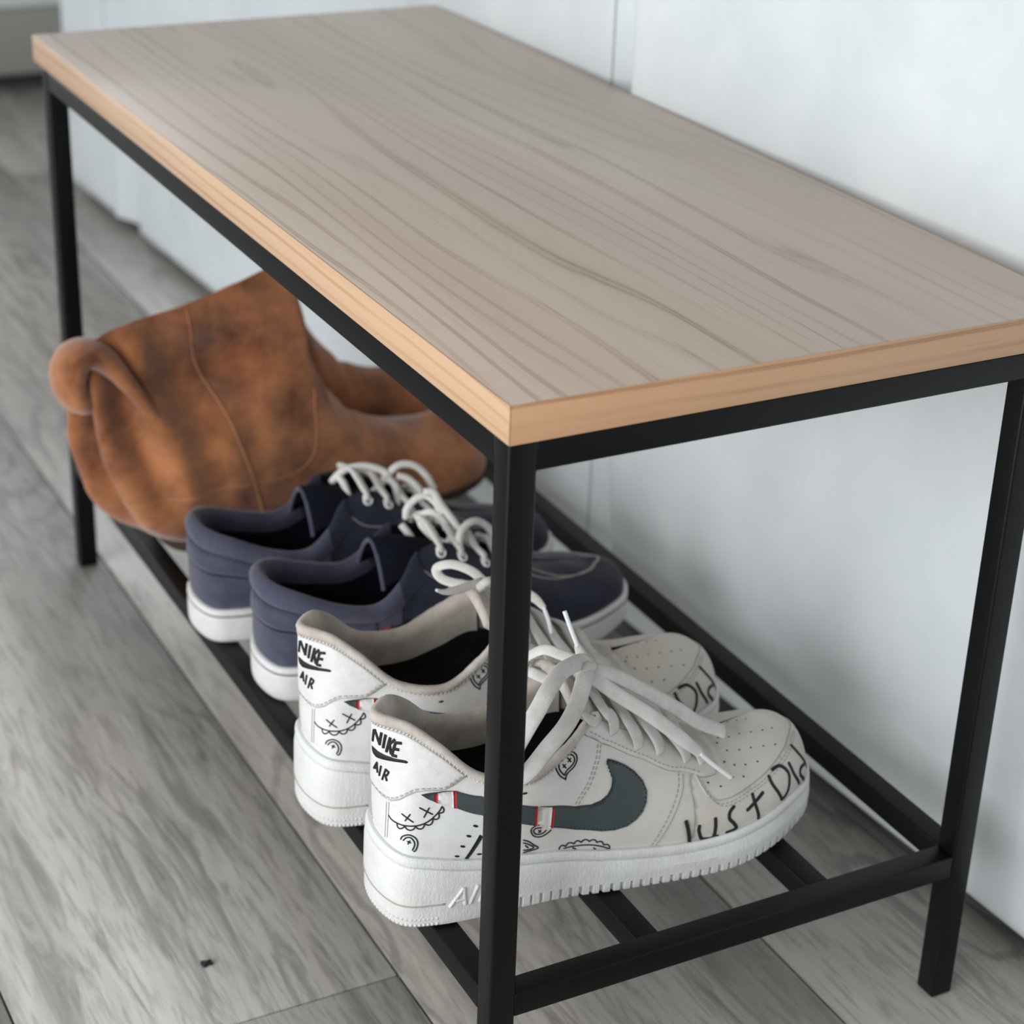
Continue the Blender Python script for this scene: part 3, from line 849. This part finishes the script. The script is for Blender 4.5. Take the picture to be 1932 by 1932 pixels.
    full += [(k, .012) for k in np.linspace(.70, .30, 60)[1:-1]]
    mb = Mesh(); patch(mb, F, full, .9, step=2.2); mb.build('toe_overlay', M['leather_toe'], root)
    sw = DEC['swoosh'][0]
    for q, g in ((sw, 0), (mir(sw), 1)):
        mb = Mesh(); patch(mb, F, q, .9, step=1.6); o = mb.build('curved_side_panel', M['swoosh'], root); o['label'] = 'dark slate curved side panel'
        for key, dd, mt, lb in (('stripe_white', 1.25, 'leather', 'white painted stripe'), ('stripe_red', 1.3, 'red', 'red painted stripe')):
            for st in DEC[key]:
                s2 = Mesh(); patch(s2, F, st if g == 0 else mir(st), dd); a = s2.build('stripe', M[mt], o); a['label'] = lb
    # seams and stitches
    mb = Mesh(); seam = Mesh()
    for sgn in (0, 1):
        g = (lambda p: p) if sgn == 0 else mir
        for l in DEC['stitch']: dashes(mb, F, g(l), .35)
        off = lambda l, du, dt: [(x+du, y+dt) for x, y in l]
        dashes(mb, F, g(off(low, .0, .022)), 1.35); dashes(mb, F, g(off(E_[1:-1], .0015, .03)), 1.4)
        dashes(mb, F, g(off(tc, .001, -.03)), 1.1); dashes(mb, F, g(off(tc, .003, -.055)), 1.1)
        stroke(seam, F, g(low), .55, .2); stroke(seam, F, g(E_), .6, .2); stroke(seam, F, g(tc), .6, .2)
        stroke(seam, F, g(DEC['stitch'][3]), .5, .12)
        for l in DEC['strap'][:2]: stroke(seam, F, g([(x, max(y, .03)) for x, y in l]), .5, .15)
        for k in (0, .0): pass
    swi = [(x*.96+.0088, y*.93+.03) for x, y in sw[9:30]]
    dk = Mesh(); dashes(dk, F, swi, 1.0, .5, 1.6, 1.2); dashes(dk, F, mir(swi), 1.0, .5, 1.6, 1.2)
    for mbx, nm, mt in ((mb, 'stitching', 'stitch'), (seam, 'seam', 'stitch'), (dk, 'panel_stitching', 'ink')):
        mbx.build(nm, M[mt], root)['kind'] = 'stuff'
    # rim whip stitches
    wb = Mesh()
    for uu in np.linspace(-.2, .2, 110):
        stroke(wb, F, [(uu, .905), (uu+.0016, .95)], .7, 1.2, .5, False, 2.0)
    wb.build('collar_whipstitch', M['lining'], root)['kind'] = 'stuff'
    # ink drawings: one part per doodle, one per letter
    T_ = DEC['ink_thin']
    for idx in ((0, 1, 2, 3, 4, 5, 6), (7, 8), (9, 10), (11, 12), (13, 14), (15,), (16,), (17, 18), (19, 20), (21, 22), (23, 24), (25, 26, 27), tuple(range(28, len(T_)))):
        ik = Mesh()
        for k in idx:
            if k < len(T_): stroke(ik, F, T_[k], .85, .28, .12)
        if ik.v: ik.build('ink_doodle', M['ink'], root)
    ik = Mesh()
    patch(ik, F, DEC['slash'][0], .35); ik.build('ink_slash', M['ink'], root)
    for (a, b) in DEC['dots']:
        ik = Mesh(); patch(ik, F, [(a+.0022*math.cos(k), b+.0135*math.sin(k)) for k in np.linspace(0, 2*math.pi, 12, endpoint=False)], .35, 1.0)
        ik.build('ink_dot', M['ink'], root)
    for idx in ((0,), (1, 2), (3,), (4, 5), (6, 7), (8,), (9, 10)):
        ik = Mesh()
        for k in idx: stroke(ik, F, DEC['ink_bold'][k], 2.3, 1.25, .12, True, .8)
        ik.build('handwritten_letter', M['ink'], root)
    for idx in ((0, 1, 2), (3,), (4, 5, 6), (7, 8, 9, 10), (11, 12, 13), (14,), (15, 16, 17)):
        ik = Mesh()
        for k in idx: stroke(ik, F, DEC['word'][k], 1.75 if k < 11 else 1.25, 1.5, .35, False, .8, False)
        ik.build('heel_letter', M['ink'], root)
    ik = Mesh(); patch(ik, F, DEC['small_tick'][0], 1.7, 1.0); ik.build('heel_emblem', M['ink'], root)
    ho = Mesh()
    for (a, b) in DEC['holes']:
        patch(ho, F, [(a+.0011*math.cos(k), b+.0085*math.sin(k)) for k in np.linspace(0, 2*math.pi, 8, endpoint=False)], .3, 1.0)
    ho.build('perforation', M['ink'], root)['kind'] = 'stuff'
    # sole
    So = Sole(F); nu = 1100
    uu = np.linspace(0, 1, nu, endpoint=False)
    bse, nrm, hh = So.frame(uu)
    arc = np.concatenate([[0], np.cumsum(np.linalg.norm(np.diff(bse, axis=0), axis=1))])
    tooth = ((arc/6.4) % 1 < .30) & (bse[:, 0] > 66)
    pr_ = [(-30, 0, 1), (-6, 0, 1), (.5, .2, 1), (3.4, 1.8, 1), (4.0, 4, 1), (4.1, 8.2, 1), (4.1, 8.9, 0), (4.1, 9.9, 0), (4.4, 14, 0), (4.6, 18, 0)]
    rows = []
    for d, z, tt in pr_:
        dd = np.where(tooth & (tt == 1) & (d > 0), d-2.2, d)
        p = bse + nrm*dd[:, None]; p[:, 2] += z*np.clip(hh/34., .72, 1.2); rows.append(p)
    for d, z in ((4.3, -12), (3.8, -8.2), (3.2, -6.6), (2.0, -6.0), (3.2, -5.3), (3.7, -3.4), (3.4, -1.2), (2.2, .2), (.6, .4), (-2.5, -.5)):
        p = bse + nrm*d; p[:, 2] += hh+z; rows.append(p)
    o = loft('sole', np.stack(rows, 1), M['sole'], root)
    o.data.set_sharp_from_angle(angle=math.radians(40))
    ws = Mesh()
    k = 0
    while k < nu-3:
        p = So.pt(uu[k:k+3], hh[k:k+3]-5.9, np.full(3, 2.5))
        ws.add(np.concatenate([p-np.array([0, 0, .35]), p+np.array([0, 0, .35])]), [(0, 1, 4, 3), (1, 2, 5, 4)]); k += 5
    ws.build('welt_stitching', M['stitch_light'], root)['kind'] = 'stuff'
    gl = Mesh(); gu = np.linspace(-.1, .086, 60)
    tube(gl, So.pt(gu, 16.5+gu*8, np.full(60, 4.2)), .75, 6, smooth=False)
    gl.build('sole_ridge', M['stitch'], root)
    star = Mesh()
    for rr in (3.0, 6.4):
        for uc_ in np.arange(-.10, .083, .0046):
            V = []
            for k in range(10):
                an = math.pi*k/5; r_ = 1.45 if k % 2 == 0 else .65
                V.append(So.pt(np.array(uc_+r_*math.sin(an)/760.), rr*1.15+r_*math.cos(an), 4.1))
            cpt = So.pt(np.array(uc_), rr*1.15, 4.35)
            bk = [p - (cpt-p)*.0 - So.frame(np.array(uc_))[1]*1.0 for p in V]
            star.add([cpt]+V+bk, [(0, 1+k, 1+(k+1) % 10) for k in range(10)]+[(1+k, 11+k, 11+(k+1) % 10, 1+(k+1) % 10) for k in range(10)])
    o = star.build('sole_star', M['sole'], root); o['kind'] = 'stuff'
    mmu = 1/760.
    def seg(mbx, a, b, w=2.3):
        uu_ = np.linspace(a[0], b[0], 7); A_ = So.pt(.090+uu_*mmu, 14.5+np.linspace(a[1], b[1], 7), np.full(7, 4.4))
        ribbon(mbx, A_, w, 2.6, So.frame(np.array(.09+uu_[3]*mmu))[1], 1.0, 8)
    for ltr in ([(0, 0, 9, 12), (9, 12, 10, 0), (4, 4, 9.6, 4)], [(13, 0, 18, 12)], [(19, 0, 24, 12), (24, 12, 30, 11.4), (30, 11.4, 29, 6.4), (29, 6.4, 21.5, 6), (25, 6, 28.5, 0)]):
        air = Mesh()
        for l in ltr: seg(air, l[:2], l[2:])
        air.build('sole_letter', M['sole'], root)
    return root, F
EYE = [(.2290, .93), (.2484, .835), (.2735, .755), (.2966, .75), (.3238, .705), (.3400, .68)]
def sneaker_laces(root, F):
    """lace rows across the throat, one ribbon each"""
    for i, (a, b) in enumerate(EYE):
        def side(a, b, sg):
            du = -.009 if sg < 0 else .009
            r_ = F.S(a+du, 1.0)
            N0, N1 = F.N(a, b), F.N(a, min(b+.08, .97))
            return [r_+np.array([0, 2.*sg, 4.4]), F.off(a+du*.55, min(b+.11, .985), 4.6), F.off(a+du*.15, b+.045, 3.4), F.off(a, b-.02, .9)], [N1*.5+up*.5, N1, N0, N0]
        up = np.array([.35, 0, .95])
        A1, H1 = side(a, b, -1); A2, H2 = side(1-a, b, 1)
        mid = (A1[0]+A2[0])/2 + np.array([0, 0, 4.5])
        mb = Mesh()
        ribbon(mb, A1[::-1]+[mid]+A2, 9.4, 2.6, H1[::-1]+[up]+H2, 1.4, taper=[.85, 1, 1, 1, 1, .95, 1, 1, 1, 1, .85])
        o = mb.build('lace', M['lace'], root)
        dot = Mesh(); patch(dot, F, [(a+.0035*math.cos(k), b-.008+.022*math.sin(k)) for k in np.linspace(0, 2*math.pi, 10, endpoint=False)], 1.35, 1.0)
        dot.build('eyelet', M['ink'], root)
CAMSIDE = (-.45, -.8, .4)
def lace_piece(root, name, pts, w, th, hint, taper=None, ag=None):
    mb = Mesh(); ribbon(mb, pts, w, th, hint, 1.5, taper=taper)
    o = mb.build(name, M['lace'], root)
    if ag:
        g = Mesh(); tube(g, ag, 1.35, 10); g.build('aglet', M['plastic'], o)
    return o
RA, FA = make_white_sneaker(True, POSE_WR, 'worn white leather sneaker right behind the front bench leg, laces tied in a bow')
sneaker_laces(RA, FA)
lace_piece(RA, 'lace_loop', [(127, -8, 139), (124, -9, 143), (115, -15, 146), (102, -25, 149), (90, -35, 146), (81, -41, 139), (72, -45, 130), (64, -48, 120), (60, -50, 110), (66, -50, 103),
    (73, -50, 106), (85, -47, 116), (98, -42, 124), (110, -32, 130), (120, -20, 136), (127, -9, 139)], 10.0, 2.6, CAMSIDE)
lace_piece(RA, 'lace_loop', [(127, -6, 138), (124, -4, 141), (117, 2, 143), (110, 10, 144), (106, 18, 138), (104, 24, 131), (101, 20, 128), (102, 10, 130), (110, 4, 127), (119, -2, 128), (127, -6, 134)], 7, 2.6, (-.3, -.5, .8))
lace_piece(RA, 'lace_end', [(127, -7, 137), (133, -9, 136), (145, -13, 131), (161, -17, 121), (182, -21, 106), (198, -23, 93), (217, -23, 82)], 9.5, 2.8, (-.3, -.5, .8))
lace_piece(RA, 'lace_end', [(127, -9, 135), (133, -13, 131), (141, -22, 125), (159, -32, 112), (178, -38, 95), (191, -40, 82)], 9.0, 2.6, (-.3, -.6, .7), [1, 1, 1, 1, 1, .55], [(190, -40, 83), (201, -41.5, 72), (212, -43, 62)])
lace_piece(RA, 'lace_end', [(128, -8, 136), (126.5, -6, 143), (125, -4, 147), (124, -2.5, 151)], 7.5, 3.2, CAMSIDE, [1, 1, .8, .5], [(124.2, -3, 150), (121, 0, 160), (118, 4, 171)])
mb = Mesh(); tube(mb, [(122, -10, 137), (127, -10.5, 140), (131, -8, 138), (130, -5, 134), (125, -6, 133), (122, -10, 136)], 3.2, 10)
mb.build('lace_knot', M['lace'], RA)
LA, FL = make_white_sneaker(False, POSE_WL, 'worn white leather sneaker between its mate and the navy shoes, partly hidden')
sneaker_laces(LA, FL)

P_ = [(132, -10, 133), (140, -15, 131), (148, -20, 127), (152, -24, 122), (156, -27, 112)]
lace_piece(LA, 'lace_end', [(120, -4, 140), (128, -9, 140), (138, -14, 136), (147, -19, 131), (152, -23, 125)], 6.5, 3.0, CAMSIDE, [1, 1, 1, 1, .6], [(151.5, -22.5, 126), (154, -25, 118), (156, -27, 108)])
lace_piece(LA, 'lace_end', [(118, -2, 140), (108, -6, 141), (98, -10, 142), (88, -13, 144), (82, -14, 147)], 5.5, 2.6, CAMSIDE, [1, 1, 1, .8, .35])
lace_piece(LA, 'lace_loop', [(120, -2, 139), (114, 4, 145), (104, 12, 148), (96, 18, 144), (98, 14, 138), (108, 6, 136), (118, 0, 136)], 6.5, 2.6, (-.3, -.5, .8))
mb = Mesh(); tube(mb, [(114, -6, 138), (119, -7, 142), (124, -4, 140), (123, 0, 136), (117, -1, 135), (114, -6, 138)], 3.0, 10)
mb.build('lace_knot', M['lace'], LA)

# ------------------------------------------------------------------ navy shoes
def make_navy(right_foot, pose, label):
    F = navy_form(right_foot)
    root = empty('navy_shoe', tuple(np.array(pose[0])*MM), math.radians(pose[1]), label, 'shoe', 'pair of navy lace-up shoes')
    mir = lambda p: [(1-a, b) for a, b in p]
    u = np.linspace(0, 1, 260, endpoint=False)[:, None]; t = np.linspace(0, 1, 30)[None]
    loft('upper', F.S(u, t), M['navy_dark'], root)
    # lighter suede heel quarter, raised over the vamp
    q = [(.155, .02), (.172, .30), (.185, .62), (.195, .93)]
    full = [(k, .02) for k in np.linspace(-.155, .155, 40)] + q[1:] + [(k, .93) for k in np.linspace(.19, -.19, 40)] + [(-a, b) for a, b in q[::-1]][:-1]
    mb = Mesh(); patch(mb, F, full, .7); mb.build('heel_quarter', M['navy'], root)
    # padded collar: bulging band folding into the shoe
    uc = np.linspace(-.236, .236, 170)
    fade = np.clip((.237-abs(uc))/.07, 0.02, 1)**.5
    rows = [F.off(uc, uc*0+tt, d*fade+.4) for tt, d in ((.70, .3), (.73, 1.6), (.80, 3.4), (.88, 4.0), (.95, 3.4))]
    rim = F.S(uc, uc*0+1.0); nn = F.N(uc, uc*0+.96)
    f2 = fade[:, None]
    rows += [rim+nn*1.6*f2+np.array([0, 0, 1.8]), rim-nn*2.*f2+np.array([0, 0, 2.0]), rim-nn*(2+3*f2)+np.array([0, 0, -1.])]
    rows += [F.off(uc, uc*0+tt, -(3+(d-3)*fade)) for tt, d in ((.85, 7), (.65, 5.5))]
    G = np.stack(rows, 1); lo_ = int(np.argmin(abs(uc+.192))); hi_ = int(np.argmin(abs(uc-.192)))
    loft('collar', G[lo_:hi_+1], M['navy'], root, closed=False)
    for part in (G[:lo_+1], G[hi_:]): loft('collar_front', part, M['navy_dark'], root, closed=False)
    hs_ = [(k, .47+.03*math.sin(k*9)) for k in np.linspace(-.15, .15, 30)]
    hs_ += [(k, .66+.03*math.sin(k*9)) for k in np.linspace(.15, -.15, 30)]
    mb = Mesh(); patch(mb, F, hs_, 2.0); mb.build('heel_strip', M['navy'], root)
    ue = np.linspace(-.5, .5, 260)
    rows = [F.off(ue, ue*0+tt, -d) for tt, d in ((.97, 2), (.7, 4), (.45, 3.5), (.2, 3), (.03, 3))]
    loft('inner_lining', np.stack(rows, 1), M['navy_in'], root, closed=False)
    ui = np.linspace(0.002, .498, 60)
    a = F.off(ui, ui*0+.12, -3); b = F.off(1-ui, ui*0+.12, -3); f = np.linspace(0, 1, 9)[None, :, None]
    loft('insole', a[:, None]*(1-f)+b[:, None]*f, M['insole'], root, closed=False, flip=True)
    # tongue with a rounded, bound top edge
    c = catmull([(208, 56), (188, 64), (166, 74), (142, 83), (120, 91), (102, 96), (90, 97), (85, 97)], 2.5)
    k_ = np.linspace(0, 1, len(c))
    hw = np.interp(k_, [0, .25, .6, .85, 1], [6, 11, 17, 22, 24]); dr = np.interp(k_, [0, .5, .85, 1], [6, 9, 20, 27])
    T = np.gradient(c, axis=0); T /= np.linalg.norm(T, axis=1)[:, None]; nx, nz = T[:, 1], -T[:, 0]
    v = np.linspace(-1, 1, 15)
    sh = lambda off: np.stack([np.stack([c[:, 0]+nx*off, hw*k, c[:, 1]+nz*off-dr*k*k], 1) for k in v], 1)
    ring = np.concatenate([sh(2.), sh(-2.)[:, ::-1]], 1); ring = np.concatenate([ring, ring[-1:]*.5+ring[-1:, ::-1]*.5], 0)
    loft('tongue', np.swapaxes(np.concatenate([ring, ring[:, :1]], 1), 0, 1), M['navy_in'], root, closed=False)
    e = sh(0); edge = [q for q in e[-1]]
    mb = Mesh(); tube(mb, edge, 1.5, 8); mb.build('tongue_binding', M['navy'], root)
    # seams round the heel
    sm = Mesh()
    for tt, dd in ((.70, 1.0), (.46, .5)):
        stroke(sm, F, [(k, tt+.03*math.sin(k*9)) for k in np.linspace(-.19, .19, 24)], 2.2, .6+dd*.3, .35)
    sm.build('heel_seam', M['navy_in'], root)['kind'] = 'stuff'
    st = Mesh()
    for k in (0, .022):
        g = [(.335+k, .97), (.345+k, .80), (.365+k, .66), (.40+k*.7, .62), (.44+k*.4, .66), (.47, .74-k), (.5, .78-k)]
        stroke(st, F, g, .9, .3, .3); stroke(st, F, mir(g), .9, .3, .3)
    for g in ([(.235, .80), (.25, .64), (.29, .58), (.335, .62), (.352, .76)],):
        stroke(st, F, g, .7, .3, .25); stroke(st, F, mir(g), .7, .3, .25)
    st.build('toe_stitching', M['stitch'], root)['kind'] = 'stuff'
    mb = Mesh(); patch(mb, F, [(.150, .44), (.166, .46), (.168, .56), (.152, .54)], 1.5); mb.build('side_tab', M['tab'], root)['label'] = 'small red fabric side tab'
    # vulcanised sole
    So = Sole(F, 8., 210., 80.); uu = np.linspace(0, 1, 320, endpoint=False); bse, nrm, hh = So.frame(uu)
    rows = []
    for d, z in ((-30, 0), (-4, 0), (1.5, .8), (3, 3), (3.3, 8)):
        p = bse+nrm*d; p[:, 2] += z; rows.append(p)
    for d, z in ((3.3, -8), (3.2, -5.6), (2.5, -5.0), (3.3, -4.2), (3.2, -1.2), (2.0, 0), (-2, -.3)):
        p = bse+nrm*d; p[:, 2] += hh+z; rows.append(p)
    loft('sole', np.stack(rows, 1), M['sole'], root)
    pn = Mesh(); n_ = len(uu); p = So.pt(np.append(uu, uu[0]), np.append(hh, hh[0])-4.9, np.full(n_+1, 2.9))
    tube(pn, p, .75, 6, smooth=False); pn.build('pinstripe', M['pin'], root)
    # laces
    for i, (x, tt) in enumerate(((.268, .87), (.290, .83), (.312, .80), (.332, .79))):
        mb = Mesh(); p0 = F.off(x, tt, .2); q0 = F.off(1-x, tt, .2)
        r1 = F.S(x, 1.0)+np.array([0, -1.5, 3]); r2 = F.S(1-x, 1.0)+np.array([0, 1.5, 3])
        ribbon(mb, [p0-F.N(x, tt)*2, F.off(x, tt+.05, 3.4), r1, (r1+r2)/2+np.array([0, 0, 5]), r2, F.off(1-x, tt+.05, 3.4), q0-F.N(1-x, tt)*2], 6, 4, (.3, 0, 1), 1.6)
        mb.build('lace', M['lace'], root)
        for sx, tx_ in ((x, tt), (1-x, tt)):
            mb = Mesh(); cc = F.off(sx, tx_-.01, 1.0); N = F.N(sx, tx_); a_ = np.cross(N, (0, 0, 1)); a_ /= np.linalg.norm(a_); b_ = np.cross(N, a_)
            tube(mb, [cc+(a_*math.cos(k)+b_*math.sin(k))*3.2 for k in np.linspace(0, 2*math.pi, 17)], .9, 6, smooth=False)
            mb.build('eyelet', M['plastic'], root)
    return root, F
def cord(root, name, pts, r=2.7):
    mb = Mesh(); tube(mb, pts, r, 10); return mb.build(name, M['lace'], root)
RN, FN_ = make_navy(True, POSE_NR, 'navy suede lace-up shoe standing next to the white sneakers')
LN, FLN = make_navy(False, POSE_NL, 'navy suede lace-up shoe standing next to the brown suede boots')

for nm, pts in (
 ('lace_loop', [(140, -10, 95), (150, -14, 80), (160, -19, 68), (167, -20, 62), (157, -22, 68), (146, -22, 82), (143, -20, 96), (148, -16, 103), (158, -12, 105), (169, -8, 98), (178, -6, 86)]),
 ('lace_end', [(142, -4, 98), (150, -7, 92), (157, -10, 84), (164, -15, 76), (173, -19, 68)]),
 ('lace_end', [(132, -36, 67), (136, -34, 70), (143, -31, 71), (154, -26, 69), (168, -22, 64)]),
 ('lace_end', [(114, 15, 98), (118, 8, 91), (121, 2, 84), (122, -2, 80)]),
 ('lace_loop', [(127, 14, 106), (126, 8, 100), (129, 3, 95), (135, 0, 89), (141, -4, 87), (146, -6, 92)]),
 ('lace_loop', [(124, 10, 102), (128, 8, 107), (133, 4, 109), (139, 0, 104), (141, -4, 98)]),
 ('lace_loop', [(118, 16, 102), (118, 15, 109), (122, 14, 115), (127, 12, 119), (132, 10, 119), (137, 6, 114), (139, 2, 107)]),
 ('lace_end', [(128, 8, 124), (134, 5, 124), (138, 2, 116), (143, -2, 108), (149, -8, 98)])):
    cord(RN, nm, pts)
for nm, pts in (
 ('lace_loop', [(112, 8, 95), (116, 6, 101), (123, 4, 106), (135, 2, 107), (146, -2, 104), (153, -6, 99)]),
 ('lace_end', [(116, 5, 101), (118, 0, 97), (119, -3, 93), (120, -8, 86)]),
 ('lace_end', [(111, 11, 90), (114, 7, 86), (118, 3, 82), (123, 0, 81)]),
 ('lace_loop', [(154, -4, 101), (148, -7, 98), (143, -10, 95), (136, -14, 92), (132, -18, 88), (131, -21, 83)]),
 ('lace_loop', [(152, -4, 99), (157, -4, 104), (164, -4, 106), (173, -6, 104), (181, -8, 96), (187, -10, 84)]),
 ('lace_loop', [(150, -9, 99), (154, -12, 94), (154, -17, 87), (151, -23, 77)]),
 ('lace_end', [(158, -7, 99), (165, -11, 97), (171, -15, 91), (175, -18, 84)])):
    cord(LN, nm, pts, 2.8)
# ------------------------------------------------------------------ tan suede boots
def make_boot(slumped, pose, label):
    F = boot_form(slumped)
    root = empty('suede_boot', tuple(np.array(pose[0])*MM), math.radians(pose[1]), label, 'boot', 'pair of brown suede boots')
    u = np.linspace(0, 1, 300, endpoint=False)[:, None]; t = np.linspace(0, 1, 60)[None]
    def skin(u, t):
        P = F.S(u, t); N = F.N(u, t)
        uw = np.where(u > .5, u-1, u); back = np.exp(-(uw/.095)**2)
        w = 0*t
        if slumped:
            w = w + 11*np.sin(uw*150+1.5+t*1.2)*back*np.clip((t-.12)*3, 0, 1)*np.clip((1.05-t)*6, 0, 1)
            # broad dent of the collapsed shaft, with the fold above and below it
            dx = P[..., 0]-(34+(P[..., 2]-120)*.25); dz = P[..., 2]-152
            side = np.clip(abs(uw)*9, 0, 1)*np.clip((.30-abs(uw))*20, 0, 1)
            w = w - 28*np.exp(-(dx/44)**2-(dz/27)**2)*side*np.where(uw > 0, 1, .0)
            w = w + 6*np.exp(-((P[..., 2]-(106-(P[..., 0]-20)*.12))/9)**2)*np.exp(-((P[..., 0]+5)/55)**2)*side
        # creases over the ankle
        w = w - 2.4*np.exp(-((P[..., 0]-168)/5)**2)*np.clip((t-.4)*3, 0, 1)
        w = w + 1.2*np.sin(P[..., 0]*.09+P[..., 2]*.13)*np.clip(t*2, 0, 1)
        return P + N*w[..., None]
    S_ = skin(u, t)
    loft('shaft', S_, M['suede'], root)
    cut = .27
    ui = np.linspace(-cut, cut, 160)
    rim = skin(ui[:, None], np.array([[1.0]]))[:, 0]; nn = F.N(ui, ui*0+.95)
    rows = [rim, rim+nn*.3+np.array([0, 0, 1.4]), rim-nn*1.6+np.array([0, 0, 1.2])]+[skin(ui[:, None], np.array([[tt]]))[:, 0]-F.N(ui, ui*0+tt)*2.5 for tt in (.96, .92)]
    loft('inner_lining', np.stack(rows, 1), M['suede_in'], root, closed=False)
    if slumped:
        # the back of the shaft folded outwards: a thick arched roll running into a crease down the side
        arch = [(-49, 5, 128), (-58, 4, 133), (-65, 2, 143), (-66, 0, 157), (-60, -3, 168), (-50, -7, 171), (-40, -12, 165), (-30, -18, 152), (-20, -24, 136), (-6, -31, 113), (9, -37, 92)]
        P = catmull(arch, 2.0); k_ = np.linspace(0, 1, len(P))
        rad = np.interp(k_, [0, .1, .3, .42, .55, .7, .85, 1], [8, 12, 12.5, 11, 7.5, 5.5, 4.5, 2])
        T = np.gradient(P, axis=0); T /= np.linalg.norm(T, axis=1)[:, None]
        A_ = np.cross(T, (0, 1, 0)); A_ /= np.linalg.norm(A_, axis=1)[:, None]; B_ = np.cross(T, A_)
        an = np.linspace(0, 2*math.pi, 18, endpoint=False)
        wid = np.interp(k_, [0, .4, .6, 1], [1.9, 1.7, 1.2, 1.0])
        G = np.stack([P + A_*(np.cos(a)*rad)[:, None] + B_*(np.sin(a)*rad*wid)[:, None] for a in an], 1)
        v_ = list(G.reshape(-1, 3)*MM); n_ = len(an); f_ = [(i*n_+k, i*n_+(k+1) % n_, (i+1)*n_+(k+1) % n_, (i+1)*n_+k) for i in range(len(P)-1) for k in range(n_)]
        f_ += [tuple(range(n_))[::-1], tuple(range((len(P)-1)*n_, len(P)*n_))]
        link('folded_cuff', v_, f_, M['suede'], root)
    # light seams: side seam and heel counter
    def seamline(pts, w):
        mb = Mesh(); p = uvpath(pts, 2.0); X = skin(p[:, 0][:, None], p[:, 1][:, None])[:, 0]; N = F.N(p[:, 0], p[:, 1])
        ribbon(mb, X+N*.25, w, .9, N[len(N)//2], 2.5, 8); return mb.build('seam', M['suede_seam'], root)
    for sg in (1, -1):
        g = lambda p: [((sg*a) % 1.0, b) for a, b in p] if sg == 1 else [(1-a, b) for a, b in p]
        seamline(g([(.145, .03), (.135, .25), (.125, .5), (.118, .75), (.113, .985)]), 1.3)
        seamline(g([(.03, .40), (.06, .36), (.10, .31), (.135, .27), (.175, .27), (.205, .33), (.22, .45), (.225, .58)]), 1.1)
    So = Sole(F, 6., 215., 70.); uu = np.linspace(0, 1, 260, endpoint=False); bse, nrm, hh = So.frame(uu)
    rows = []
    for d, z in ((-30, 0), (-4, 0), (1.2, .8), (2.2, 2.5)):
        p = bse+nrm*d; p[:, 2] += z; rows.append(p)
    for d, z in ((2.2, -2), (1.2, -.3), (-2, 0)):
        p = bse+nrm*d; p[:, 2] += hh+z; rows.append(p)
    loft('sole', np.stack(rows, 1), M['boot_sole'], root)
    return root, F
make_boot(True, POSE_BN, 'tan suede boot with slumped folded shaft hanging over the shelf front')
make_boot(False, POSE_BF, 'dark brown suede boot at the far end, mostly hidden behind the slumped one')

# a dark crumb lying on the floor in front of the bench
bm = bmesh.new(); bmesh.ops.create_icosphere(bm, subdivisions=3, radius=.0032)
for v in bm.verts:
    v.co *= 1+.3*math.sin(v.co.x*1300+1)*math.cos(v.co.y*1100)
    v.co.z *= .45; v.co.x *= 1.3
cr_ = bm_link('crumb', bm, M['ink'], None, True, (-.0861, .2297, .0012))
tag(cr_, 'tiny dark crumb lying alone on the grey wood-look floor', 'crumb')
